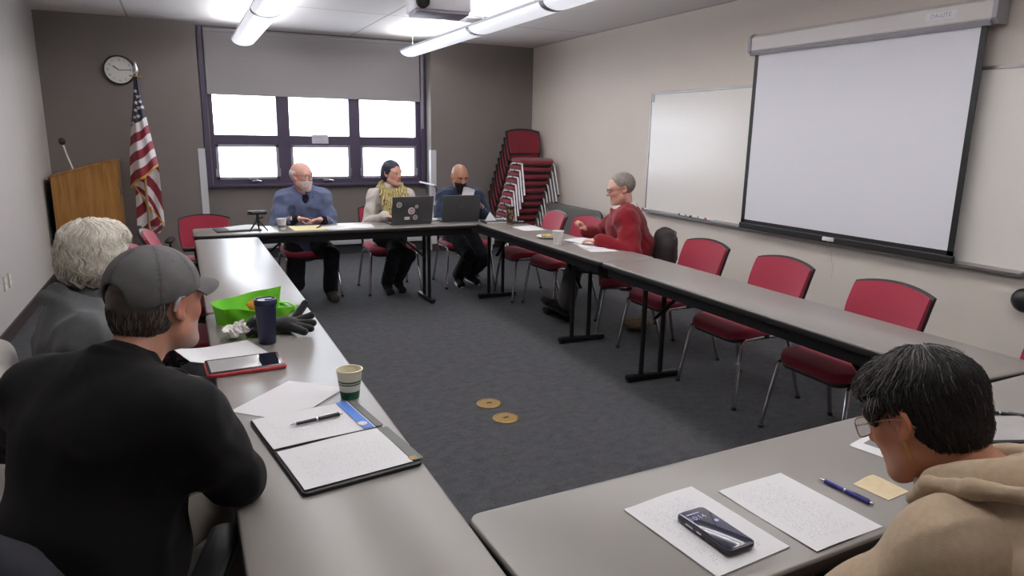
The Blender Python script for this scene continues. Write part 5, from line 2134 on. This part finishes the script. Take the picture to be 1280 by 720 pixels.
# cap
Vc, Qc = hshell([('e', (0, -0.010, 0.040), (0.0880, 0.1095, 0.0945), 0.01, 'u'), ('e', (0, -0.010, 0.036), (0.0812, 0.1025, 0.0875), 0.004, 's'),
                 ('h', (0, 0, 0.018), (0, 0.22, -1)), ('c', (0, -0.12, 0.004), (0, -0.125, 0.022), 0.040, 0.038, 0.003, 's')], p1.c, p1.M, p1.hs, 0.0032)
L = (Vc - p1.c) @ p1.M
az = np.degrees(np.arctan2(L[:, 0], L[:, 1] + 0.01))
seam = np.minimum(np.abs(((az + 30) % 60) - 30) * np.hypot(L[:, 0], L[:, 1] + 0.01) * PI / 180, 1)
cc = np.tile(A3(*lin((98, 96, 97))[:3]), (len(L), 1)) * (1 + 0.14 * wob((L[:, 0], L[:, 1], L[:, 2]), 60, 2))[:, None]
cc *= np.where(seam < 0.0022, 0.62, np.where((seam > 0.0045) & (seam < 0.006), 0.8, 1.0))[:, None]
for ea in (-150, -90, -30, 30, 90, 150):
    e = A3(math.sin(math.radians(ea)) * 0.060, math.cos(math.radians(ea)) * 0.074 - 0.01, 0.096)
    cc[np.linalg.norm(L - e, axis=1) < 0.009] *= 0.45
lm = (np.abs(L[:, 0]) < 0.028) & (L[:, 1] > 0.05) & (L[:, 2] > 0.070) & (L[:, 2] < 0.100) & (np.sin(L[:, 0] * 420 + L[:, 2] * 260) > 0.1)
cc[lm] = A3(*lin((205, 204, 204))[:3])
cap_o = mesh_np('baseball_cap', Vc, Qc, 'cloth_col', p1.body, cc)


def brim(u, v):
    a = (u - 0.5) * 2.15
    w = v * 0.078 * max(0.0, math.cos(a * 1.22)) ** 0.55
    x = 0.083 * math.sin(a) * (1 + 0.10 * v)
    y = 0.098 * math.cos(a) - 0.012 + w
    z = 0.047 + 0.004 * v - 0.016 * math.sin(a) ** 2 - 0.012 * v * v - 0.22 * x * x / 0.08 * 0.6 * v
    return (x, y, z)


vo = p1.headobj('visor', MB().grid(brim, 30, 10, 0.0035), 'cap_grey')
vo.parent = cap_o
vo.matrix_local = Matrix.Translation(Vector(p1.c)) @ Matrix((p1.M * p1.hs).tolist()).to_4x4()
so = p1.headobj('strap', MB().tube([(0.047, -0.106, 0.000), (0.027, -0.1195, -0.003), (0, -0.1255, -0.004), (-0.027, -0.1195, -0.003), (-0.047, -0.106, 0.000)], 0.010, 8, flat=0.22, up=(0, 1, 0)), 'cap_grey')
so.parent = cap_o
so.matrix_local = vo.matrix_local.copy()
bo = p1.headobj('top_button', MB().sph((0, -0.010, 0.1335), (0.008, 0.008, 0.004), 12, 8), 'cap_grey')
bo.parent = cap_o
bo.matrix_local = vo.matrix_local.copy()
# hair below the cap
sh = p1.hair('hair', [('e', (0, -0.016, 0.02), (0.0770, 0.097, 0.086), 0.01, 'u'), ('e', (0, -0.048, -0.035), (0.060, 0.052, 0.052), 0.03, 'u'), ('h', (0, 0, 0.085), (0, -0.22, 1)),
                      ('e', (0, 0.075, -0.03), (0.09, 0.068, 0.12), 0.004, 's'), ('c', (-0.09, -0.006, -0.005), (0.09, -0.006, -0.005), 0.030, 0.030, 0.004, 's'), ('h', (0, -0.06, -0.075), (0, 0.35, -1))], (78, 66, 60), 0.004, 0.0015, 120, 3)
st = strands(sh[0], sh[1], p1.c, p1.M, 1.0, 1500, lambda l: 0.024, lambda l: A3(l[0] * 1.2, -0.3 * abs(l[1]) * 4 - 0.1, -1), lambda l, r_: A3(*lin((74, 64, 58))[:3]) * (0.55 + 1.1 * r_.random()) if r_.random() > 0.3 else A3(*lin((150, 142, 136))[:3]), 0.0008, 0.0015, 3, 0.003, mask=lambda L: (L[:, 2] < 0.0) | (np.abs(L[:, 0]) > 0.07) & (L[:, 2] < 0.02))
merge_hair('hair', sh[:2], sh[2], st, p1.body)
p1.headobj('hearing_aid', MB().tube([(0.086, -0.012, 0.022), (0.090, -0.024, 0.012), (0.088, -0.030, -0.006)], 0.0035, 8).tube([(0.086, -0.012, 0.022), (0.089, -0.001, 0.024)], 0.0015, 6), 'case_grey')

# ---- 2 white haired person behind
p2 = Person('white-haired person in a grey jacket on the left side', (-0.34, 2.56), 78, (-0.335, 2.595, 0.985), (-0.275, 2.650, 1.140), (-40, 2, 0), g=0.95, sw=0.175, hs=0.97, female=True,
            skin=(212, 164, 146), arms=[dict(w=(-0.06, 2.70, 0.66), pole=(-0.6, 0.6, -0.6)), dict(w=(-0.08, 2.58, 0.66), pole=(-0.5, -0.5, -0.6))],
            legs=[dict(a=(0.02, 2.72, 0.09), toe=(1, 0.2, 0)), dict(a=(0.0, 2.52, 0.09), toe=(1, 0.1, 0))])
p2.top('undershirt', 'black', 0.006, 0.9, 0.009, 0.003, 15, 3, 0.0, 0.004, extra=lambda S: S.cap(p2.N, p2.N + neckdir(p2) * 0.045, 0.066, 0.062, 0.01))
p2.top('jacket', 'grey_jacket', 0.026, 0.98, 0.008, 0.014, 15, 7, 0.06, 0.020, neck=False, extra=lambda S: (chain(S, ring_pts(p2.N, neckdir(p2), 0.080, 0.030, -140, 140, 18, 0.06, elong=1.1), 0.012), chain(S, ring_pts(p2.N, neckdir(p2), 0.095, 0.005, -145, 145, 18, 0.06, elong=1.1), 0.012)))
p2.trousers('trousers', 'dark_trousers')
p2.shoes('black_shoe')
sh = p2.hair('hair', [('e', (0, -0.020, 0.036), (0.090, 0.108, 0.098), 0.01, 'u'), ('e', (0, -0.055, -0.02), (0.083, 0.070, 0.078), 0.03, 'u'), ('e', (-0.0, 0.055, 0.075), (0.070, 0.055, 0.045), 0.03, 'u'),
                      ('e', (0, 0.105, -0.055), (0.085, 0.075, 0.105), 0.006, 's'), ('c', (0.09, 0.004, -0.018), (0.11, 0.004, -0.018), 0.030, 0.030, 0.005, 's'), ('c', (-0.09, 0.004, -0.018), (-0.11, 0.004, -0.018), 0.030, 0.030, 0.005, 's')], (214, 207, 194), 0.005, 0.007, 60, 5, 0.2)


def wavy(l):
    d = A3(l[0] * 0.8, l[1] + 0.02 if l[2] > 0.04 else (l[1]) * 0.4, -0.10 - 0.04 * (l[2] < 0.03))
    d = d / np.linalg.norm(d)
    w_ = math.sin(l[2] * 130 + l[0] * 45) * 0.75
    return d + np.cross(d, A3(l[0], l[1], 0.05) / max(np.linalg.norm(l), 0.03)) * w_


st = strands(sh[0], sh[1], p2.c, p2.M, p2.hs, 4200, lambda l: 0.075, wavy, lambda l, r_: A3(*lin((246, 240, 228))[:3]) * (0.68 + 0.6 * r_.random()) if l[2] > -0.01 or r_.random() > 0.45 else A3(*lin((150, 142, 128))[:3]) * (0.6 + 0.5 * r_.random()), 0.0011, 0.006, 5, 0.006)
merge_hair('hair', sh[:2], sh[2], st, p2.body)

# ---- 3 white bearded man
def scalp(col, a, zmin=0.02):
    return lambda x, y, z, bl: bl(np.clip((z - zmin) * 40, 0, 1) * np.clip((0.075 - y) * 30, 0, 1), col, a)


p3 = Person('bald white-bearded man in a blue shirt at the window table', (1.04, 6.86), 180, (1.03, 6.73, 1.015), (1.008, 6.675, 1.168), (-38, 2, 0), g=1.06, sw=0.172, hs=1.04,
            skin=(214, 164, 150), belly=1.2,
            arms=[dict(w=(1.15, 6.44, 0.785), pole=(0.45, 0.6, -0.7), d=(-1, -0.25, 0.05), n=(0, -0.2, -1), curl=0.25), dict(w=(0.90, 6.44, 0.80), pole=(-0.6, 0.6, -0.6), d=(1, -0.1, -0.02), n=(0, -0.3, -1), curl=0.25)],
            legs=[dict(a=(1.22, 6.60, 0.09), toe=(0.1, -1, 0)), dict(a=(0.93, 7.0, 0.10), toe=(-0.15, -1, -0.1))])
p3.top('undershirt', 'dark_undershirt', 0.006, 1.0, 0.009, 0.002, 15, 3, 0.0, 0.010, neck=False)
p3.top('shirt', 'blue_shirt', 0.026, 0.8, 0.0075, 0.016, 15, 9, 0.05, 0.024, neck=False, extra=lambda S: (chain(S, ring_pts(p3.N, neckdir(p3), 0.078, 0.055, -135, 135, 16, 0.055, elong=1.08), 0.011), chain(S, ring_pts(p3.N, neckdir(p3), 0.094, 0.035, -150, 150, 16, 0.065, elong=1.18), 0.013),
      S.ell(p3.N + A3(0, 0.105, -0.035), (0.036, 0.05, 0.07), p3.R, 0.01, 's')))
p3.trousers('trousers', 'dark_trousers')
p3.shoes('brown_shoe')
for sd in (-1, 1):
    pass
p3.add_hair('hair', [('e', (0, -0.018, 0.016), (0.0825, 0.100, 0.080), 0.01, 'u'), ('h', (0, 0, 0.050), (0, 0, 1)), ('h', (0, 0.012, 0), (0, 1, 0.1)), ('h', (0, 0, -0.065), (0, 0.2, -1)), ('c', (-0.1, 0.0, -0.005), (0.1, 0.0, -0.005), 0.026, 0.026, 0.004, 's')], (212, 206, 206), 0.006, 0.002, 80)
p3.add_hair('beard', [('e', (0, 0.036, -0.055), (0.0615, 0.065, 0.073), 0.01, 'u'), ('e', (0, 0.075, -0.108), (0.030, 0.026, 0.026), 0.02, 'u'), ('c', (-0.026, 0.094, -0.050), (0.026, 0.094, -0.050), 0.010, 0.010, 0.008, 'u'), ('h', (0, 0.05, -0.038), (0, -0.25, 1)), ('h', (0, 0.015, 0), (0, -1, -0.1)), ('c', (-0.02, 0.115, -0.066), (0.02, 0.115, -0.066), 0.010, 0.010, 0.004, 's')], (214, 208, 206), 0.005, 0.003, 120, 2)
p3.glasses('specs_dark', 0.048, 0.030, 0.0014)

# ---- 4 woman with scarf
p4 = Person('woman in a cream sweater and yellow patterned scarf behind a laptop', (1.87, 6.84), 180, (1.865, 6.715, 1.02), (1.868, 6.680, 1.185), (-30, 4, 0), g=0.93, sw=0.158, hs=0.98, female=True,
            skin=(206, 156, 138), lips=(160, 84, 84), head_kw=dict(jaw=0.94, nose=0.97),
            arms=[dict(w=(1.99, 6.48, 0.80), pole=(0.5, 0.6, -0.7), d=(-0.4, -1, 0), n=(0, 0, -1)), dict(w=(1.72, 6.44, 0.795), pole=(-0.5, 0.6, -0.7), d=(0.7, -0.7, 0), n=(0, 0, -1))],
            legs=[dict(a=(1.80, 6.70, 0.10), toe=(-0.05, -1, -0.15)), dict(a=(1.92, 6.74, 0.12), toe=(0.1, -1, -0.3))])
p4.top('sweater', 'cream_sweater', 0.024, 1.0, 0.0075, 0.013, 18, 4, 0.06, 0.022)
p4.trousers('trousers', 'dark_trousers')
p4.shoes('black_shoe')
p4.add_hair('hair', [('e', (0, -0.018, 0.036), (0.085, 0.106, 0.096), 0.01, 'u'), ('e', (-0.0, -0.075, -0.01), (0.06, 0.06, 0.06), 0.04, 'u'), ('e', (0.05, -0.045, -0.03), (0.04, 0.05, 0.05), 0.03, 'u'), ('e', (0, 0.103, -0.055), (0.067, 0.068, 0.114), 0.006, 's')], (48, 50, 66), 0.006, 0.003, 50, 3, 0.15)
S = SDF()
nd = neckdir(p4)
chain(S, ring_pts(p4.N, nd, 0.090, 0.060, 0, 360, 24, 0.065, elong=1.12), 0.033, 0.02)
chain(S, ring_pts(p4.N, nd, 0.115, 0.025, 0, 360, 24, 0.075, elong=1.15), 0.034, 0.02)
for sx in (-1, 1):
    chain(S, [p4.N + A3(sx * 0.10, 0.08, 0.0), p4.N + A3(sx * 0.100, 0.165, -0.09), p4.N + A3(sx * 0.092, 0.195, -0.20), p4.N + A3(sx * 0.080, 0.200, -0.32)], 0.040, 0.02)
    chain(S, [p4.N + A3(sx * 0.05, 0.13, -0.03), p4.N + A3(sx * 0.050, 0.185, -0.12), p4.N + A3(sx * 0.045, 0.205, -0.22)], 0.026, 0.02)
V, Q = sdf_mesh(S, 0.006, post=fold_post(0.008, 34, 6))
wv = V[:, 0] * 1.0 + 0.25 * V[:, 2] + 0.02 * wob((V[:, 0], V[:, 1], V[:, 2]), 20, 2)
ph = (wv * 42) % 1.0
cols = np.tile(A3(*lin((168, 150, 84))[:3]), (len(V), 1))
cols[(ph > 0.30) & (ph < 0.48)] = lin((40, 38, 34))[:3]
cols[(ph > 0.62) & (ph < 0.78)] = lin((206, 196, 160))[:3]
cols[(ph > 0.88)] = lin((90, 84, 50))[:3]
mesh_np('scarf', V, Q, 'cloth_col', p4.body, cols)

# ---- 5 bearded man in navy
p5 = Person('bald black-bearded man in a navy shirt reading a paper', (2.65, 6.88), 183, (2.61, 6.75, 1.0), (2.575, 6.685, 1.150), (-6, 20, 0), g=1.0, sw=0.172,
            skin=(170, 118, 94), lips=(130, 76, 70), extra=scalp((120, 92, 78), 0.4, 0.03),
            arms=[dict(w=(2.75, 6.56, 0.84), pole=(0.6, 0.6, -0.6), d=(-0.35, -0.55, 0.75), n=(-0.9, 0.2, -0.2), curl=0.6), dict(w=(2.48, 6.58, 0.90), pole=(-0.5, 0.5, -0.7), d=(0.85, -0.35, 0.25), n=(0.2, 0.6, -0.6), curl=0.55)],
            legs=[dict(a=(2.76, 6.84, 0.10), toe=(0.15, -1, -0.1)), dict(a=(2.60, 6.78, 0.10), toe=(-0.2, -1, -0.1))])
p5.top('shirt', 'navy_shirt', 0.024, 0.97, 0.0075, 0.014, 16, 11, 0.05, 0.022, neck=False, extra=lambda S: (chain(S, ring_pts(p5.N, neckdir(p5), 0.076, 0.055, -150, 150, 16, 0.055, elong=1.08), 0.011), chain(S, ring_pts(p5.N, neckdir(p5), 0.092, 0.032, -155, 155, 16, 0.06, elong=1.15), 0.013)))
p5.trousers('trousers', 'dark_trousers')
p5.shoes('black_shoe', 'shoe_white')
p5.add_hair('beard', [('e', (0, 0.036, -0.055), (0.063, 0.068, 0.075), 0.01, 'u'), ('e', (0, 0.070, -0.110), (0.040, 0.036, 0.042), 0.02, 'u'), ('c', (-0.028, 0.094, -0.050), (0.028, 0.094, -0.050), 0.009, 0.009, 0.008, 'u'), ('h', (0, 0.05, -0.040), (0, -0.30, 1)), ('h', (0, 0.010, 0), (0, -1, -0.1)), ('c', (-0.018, 0.115, -0.066), (0.018, 0.115, -0.066), 0.009, 0.009, 0.004, 's')], (30, 24, 24), 0.005, 0.003, 120, 2)
p5.add_hair('eyebrows', [('c', (-0.048, 0.084, 0.020), (-0.018, 0.094, 0.022), 0.006, 0.006, 0.004, 'u'), ('c', (0.018, 0.094, 0.022), (0.048, 0.084, 0.020), 0.006, 0.006, 0.004, 'u')], (34, 26, 24), 0.003, 0.001, 100)
S = SDF()
wl = p5.arms[-1]
dv = unit(wl['wr'] - wl['el'])
ex = unit(np.cross(dv, A3(0, 0, 1)))
ey = np.cross(dv, ex)
chain(S, [wl['wr'] + dv * 0.003 + (ex * math.cos(t) + ey * math.sin(t)) * 0.032 for t in np.linspace(0, 2 * PI, 21)], 0.006)
V, Q = sdf_mesh(S, 0.003)
mesh_np('bracelet', V, Q, 'shoe_white', p5.body)
o = MB().grid(lambda u, v: ((u - 0.5) * 0.115, 0.03 * math.sin(v * 2) + 0.01 * math.sin(u * 4), (v - 0.5) * 0.105), 10, 10, 0.001).build('paper_note', 'doc_faint', smooth=True)
o.location = (2.592, 6.49, 0.985)
o.rotation_euler = (math.radians(20), math.radians(12), math.radians(-18))
tag(o, 'folded white note held up above the plain dark laptop', 'paper')

# ---- 6 man in red
p6 = Person('grey-haired man in a red sweater and glasses at the right table', (3.26, 4.58), -58, (3.170, 4.60, 1.005), (3.138, 4.605, 1.168), (-12, 12, 0), g=1.18, sw=0.20,
            skin=(206, 156, 138), belly=1.25, head_kw=dict(nose=1.04),
            arms=[dict(w=(2.86, 4.44, 0.79), pole=(0.5, -1, -0.6), d=(-0.6, 0.75, 0), n=(0, 0, -1), curl=0.3), dict(w=(2.985, 4.86, 0.80), pole=(0.2, 1, -0.7), d=(-0.55, 0.05, 0.85), n=(-0.7, 0.1, -0.5), curl=0.95, spread=0.02)],
            legs=[dict(a=(2.84, 4.93, 0.19), toe=(-0.80, 0.25, 0.50)), dict(a=(2.90, 5.00, 0.11), toe=(-0.80, 0.42, 0.30))])
p6.top('sweater', 'red_sweater', 0.032, 1.0, 0.0075, 0.011, 15, 5, 0.05, 0.030, neck=False, extra=lambda S: chain(S, ring_pts(p6.N, neckdir(p6), 0.086, 0.020, 0, 360, 20, 0.03, elong=1.1), 0.012))
S = SDF()
chain(S, ring_pts(p6.N, neckdir(p6), 0.074, 0.058, -160, 160, 18, 0.045, elong=1.1), 0.013, 0.012)
chain(S, ring_pts(p6.N, neckdir(p6), 0.082, 0.038, -160, 160, 18, 0.045, elong=1.12), 0.014, 0.012)
V, Q = sdf_mesh(S, 0.005)
mesh_np('shirt_collar', V, Q, 'white_collar', p6.body)
p6.trousers('trousers', 'grey_trousers')
p6.shoes('black_shoe', 'dark_plastic')
p6.add_hair('hair', FULL + [('e', (0, 0.085, -0.02), (0.085, 0.075, 0.115), 0.006, 's'), ('h', (0, 0, -0.055), (0, 0.3, -1)), ('c', (-0.1, 0.0, -0.006), (0.1, 0.0, -0.006), 0.028, 0.028, 0.004, 's')], (128, 120, 112), 0.005, 0.002, 90, 3, 0.25)
p6.glasses('specs_dark', 0.050, 0.034, 0.0019)

# ---- 7 beige hoodie, foreground right
p7 = Person('person with short dark greying hair in a beige hoodie, right foreground', (1.24, 0.38), 4, (1.180, 0.575, 1.010), (1.152, 0.722, 1.090), (-10, 29, 0), g=1.0, sw=0.178, hs=0.925, female=True,
            skin=(190, 128, 96), lips=(160, 90, 80),
            arms=[dict(w=(1.08, 0.74, 0.66), pole=(-1, 0.25, -0.5)), dict(w=(1.26, 0.72, 0.66), pole=(1, 0.1, -0.5))],
            legs=[dict(a=(1.02, 0.86, 0.09), toe=(0, 1, 0)), dict(a=(1.30, 0.86, 0.09), toe=(0.1, 1, 0))])


def hood(S):
    N, nd = p7.N, unit(A3(0, 0.25, 1))
    # thick hood opening around the neck and the sack lying on the upper back
    chain(S, ring_pts(N, nd, 0.092, 0.045, -165, 165, 24, 0.045, elong=1.15), 0.030, 0.03)
    S.ell(N + A3(0.0, -0.125, -0.010), (0.150, 0.090, 0.072), p7.R, 0.04)
    S.ell(N + A3(0.0, -0.15, -0.05), (0.185, 0.085, 0.115), p7.R, 0.05)
    S.ell(N + A3(0.0, -0.05, 0.0), (0.165, 0.09, 0.055), p7.R, 0.05)


p7.top('hoodie', 'beige_hoodie', 0.030, 1.0, 0.0062, 0.006, 15, 8, 0.05, 0.020, neck=False)
S = SDF()
hood(S)
S.cap(p7.N - neckdir(p7) * 0.03, p7.N + neckdir(p7) * 0.12, 0.058, 0.066, 0.02, 's')
V, Q = sdf_mesh(S, 0.0055, post=fold_post(0.007, 22, 3))
hd = mesh_np('hood', V, Q, 'beige_hoodie', p7.body)
# stitched hem rolls of the hood
S = SDF()
N7 = p7.N
hem = [N7 + A3(*q) + A3(0, 0, -0.032) for q in ((-0.090, 0.100, -0.015), (-0.135, 0.045, 0.045), (-0.150, -0.03, 0.080), (-0.125, -0.105, 0.100), (-0.06, -0.155, 0.105), (0.02, -0.170, 0.105), (0.10, -0.145, 0.098), (0.150, -0.06, 0.080), (0.14, 0.03, 0.04))]
chain(S, hem, 0.013, 0.012)
V, Q = sdf_mesh(S, 0.0045, post=fold_post(0.003, 40, 5))
mesh_np('hood_hem', V, Q, 'beige_hoodie', hd)
p7.trousers('trousers', 'navy_jeans')
p7.shoes('black_shoe')
sh = p7.hair('hair', [('e', (0, -0.018, 0.038), (0.082, 0.104, 0.093), 0.01, 'u'), ('e', (0, 0.050, 0.072), (0.062, 0.050, 0.040), 0.03, 'u'), ('e', (0, -0.052, -0.026), (0.061, 0.052, 0.058), 0.03, 'u'),
                      ('c', (-0.074, 0.045, 0.03), (-0.072, 0.050, 0.014), 0.014, 0.007, 0.02, 'u'), ('c', (0.074, 0.045, 0.03), (0.072, 0.050, 0.014), 0.014, 0.007, 0.02, 'u'),
                      ('e', (0, 0.115, -0.040), (0.072, 0.062, 0.100), 0.006, 's'), ('c', (-0.085, 0.0, -0.012), (-0.11, 0.0, -0.012), 0.030, 0.034, 0.005, 's'), ('c', (0.085, 0.0, -0.012), (0.11, 0.0, -0.012), 0.030, 0.034, 0.005, 's')], (44, 40, 42), 0.0045, 0.003, 60, 5, 0.3)


def flow7(l):
    d = A3(l[0] * 1.1, (l[1] + 0.045) * 1.0, 0) if l[2] > 0.06 else A3(l[0] * 0.4, 0.012 - 0.3 * abs(min(0, l[1])), -0.10)
    if l[2] > 0.06:
        d = d + A3(0, 0.01, -0.035)
    return d / max(np.linalg.norm(d), 1e-6) + A3(0.12 * math.sin(l[2] * 70), 0.1 * math.sin(l[0] * 60), 0)


def col7(l, r_):
    g_ = np.clip((l[2] - 0.035) * 11 + (l[1] - 0.0) * 7, 0.05, 0.9)
    if l[1] > 0.03 and l[2] < 0.03:
        g_ = 0.5
    if r_.random() < g_ * 0.7:
        return A3(*lin((150, 145, 145))[:3]) * (0.3 + 0.75 * r_.random())
    return A3(*lin((56, 50, 51))[:3]) * (0.4 + 0.9 * r_.random())


st = strands(sh[0], sh[1], p7.c, p7.M, p7.hs, 6500, lambda l: 0.055 if l[2] > 0.0 else 0.038, flow7, col7, 0.0008, 0.003, 9, 0.005, segs=6)
merge_hair('hair', sh[:2], sh[2], st, p7.body)
p7.glasses('specs_metal', 0.052, 0.038, 0.0015, 0.108)
p7.headobj('earring', MB().tube([(-0.078, 0.0, -0.032), (-0.080, 0.002, -0.042), (-0.078, 0.001, -0.056), (-0.079, 0.0, -0.066)], 0.0022, 8), 'gold')

# ---- coats hung over chair backs
def coat(name, label, loc, rz, m, parts, amp=0.012, sc=18, seed=2, step=0.009):
    S = SDF()
    for q in parts:
        if q[0] == 'e':
            S.ell(q[1], q[2], None, 0.05)
        else:
            S.cap(q[1], q[2], q[3], q[4], 0.04)
    V, Q = sdf_mesh(S, step, post=fold_post(amp, sc, seed, (1, 1, 0.6)))
    o = mesh_np(name, V, Q, m)
    o.location = loc
    o.rotation_euler = (0, 0, rz)
    tag(o, label, 'jacket' if name == 'jacket' else 'coat')
    return o


coat('jacket', 'dark navy jacket draped behind the man in the grey cap', (-0.265, 1.53, 0), math.radians(-15), 'jacket_navy',
     [('e', (-0.03, -0.31, 0.69), (0.19, 0.10, 0.25)), ('e', (-0.12, -0.30, 0.52), (0.11, 0.10, 0.30)), ('c', (-0.20, -0.30, 0.93), (-0.07, -0.31, 0.90), 0.08, 0.07), ('c', (-0.26, -0.29, 0.84), (-0.30, -0.25, 0.45), 0.075, 0.06)])
coat('coat', 'pale coat hung over the chair of the white-haired person', (-0.27, 2.57, 0), math.radians(-80), 'coat_white',
     [('e', (0.0, -0.34, 0.66), (0.25, 0.06, 0.24)), ('c', (-0.20, -0.32, 0.80), (0.2, -0.32, 0.80), 0.06, 0.06), ('c', (-0.22, -0.32, 0.80), (-0.26, -0.30, 0.42), 0.07, 0.06), ('c', (0.22, -0.32, 0.80), (0.24, -0.32, 0.42), 0.06, 0.05)])
coat('jacket', 'dark brown jacket hung on the chair of the man in red', (3.24, 4.57, 0), math.radians(58), 'jacket_brown',
     [('e', (0.0, -0.265, 0.66), (0.23, 0.10, 0.20)), ('c', (-0.15, -0.265, 0.78), (0.17, -0.265, 0.78), 0.075, 0.07), ('c', (-0.20, -0.265, 0.74), (-0.22, -0.265, 0.45), 0.07, 0.05), ('c', (0.22, -0.28, 0.76), (0.24, -0.28, 0.45), 0.06, 0.05)], amp=0.008)

# -------------------------------------------------------------------- lights
w = bpy.data.worlds.new('sky')
SC.world = w
w.use_nodes = True
bg = w.node_tree.nodes['Background']
bg.inputs[0].default_value = (0.90, 0.93, 1.0, 1)
bg.inputs[1].default_value = 8.0


def area(name, loc, rot, sx, sy, power, col=(1, 1, 1), portal=False, spread=None):
    l = bpy.data.lights.new(name, 'AREA')
    l.shape = 'RECTANGLE'
    l.size = sx
    l.size_y = sy
    l.energy = power
    l.color = col
    if portal:
        l.cycles.is_portal = True
    if spread:
        l.spread = spread
    o = bpy.data.objects.new(name, l)
    COL.objects.link(o)
    o.location = loc
    o.rotation_euler = rot
    return o


area('window_portal', ((WX0 + WX1) / 2, YBAY + 0.12, (WZ0 + WZ1) / 2), (-PI / 2, 0, 0), 2.7, 1.15, 1, portal=True)
for x in (0.745, 2.66):
    area('lamp_up', (x, 4.4, 2.585), (PI, 0, 0), 0.16, 8.2, UP_W, (0.97, 0.98, 1.0))
    area('lamp_down', (x, 4.4, 2.475), (0, 0, 0), 0.22, 8.2, DOWN_W, (1.0, 0.98, 0.96))

# -------------------------------------------------------------------- camera
f_px, pitch, yaw, roll = 864.3637, 0.216252, 0.445179, 0.0169404
cp, sp_, cy_, sy_ = math.cos(pitch), math.sin(pitch), math.cos(yaw), math.sin(yaw)
fw = Vector((sy_ * cp, cy_ * cp, -sp_))
r0 = Vector((cy_, -sy_, 0))
u0 = r0.cross(fw)
rr = r0 * math.cos(roll) + u0 * math.sin(roll)
uu = -r0 * math.sin(roll) + u0 * math.cos(roll)
cam = bpy.data.cameras.new('camera')
cam.sensor_width = 36
cam.lens = f_px / 1280 * 36
cam.clip_start = 0.02
co = bpy.data.objects.new('camera', cam)
COL.objects.link(co)
M4 = Matrix(((rr.x, uu.x, -fw.x, 0), (rr.y, uu.y, -fw.y, 0), (rr.z, uu.z, -fw.z, 1.56), (0, 0, 0, 1)))
co.matrix_world = M4
SC.camera = co
SC.view_settings.view_transform = 'Standard'
SC.view_settings.look = 'None'
SC.view_settings.exposure = EXPO
SC.view_settings.gamma = 1.0
SC.cycles.use_denoising = True
SC.cycles.max_bounces = 8
SC.cycles.diffuse_bounces = 5
SC.cycles.transparent_max_bounces = 12
SC.cycles.sample_clamp_indirect = 6
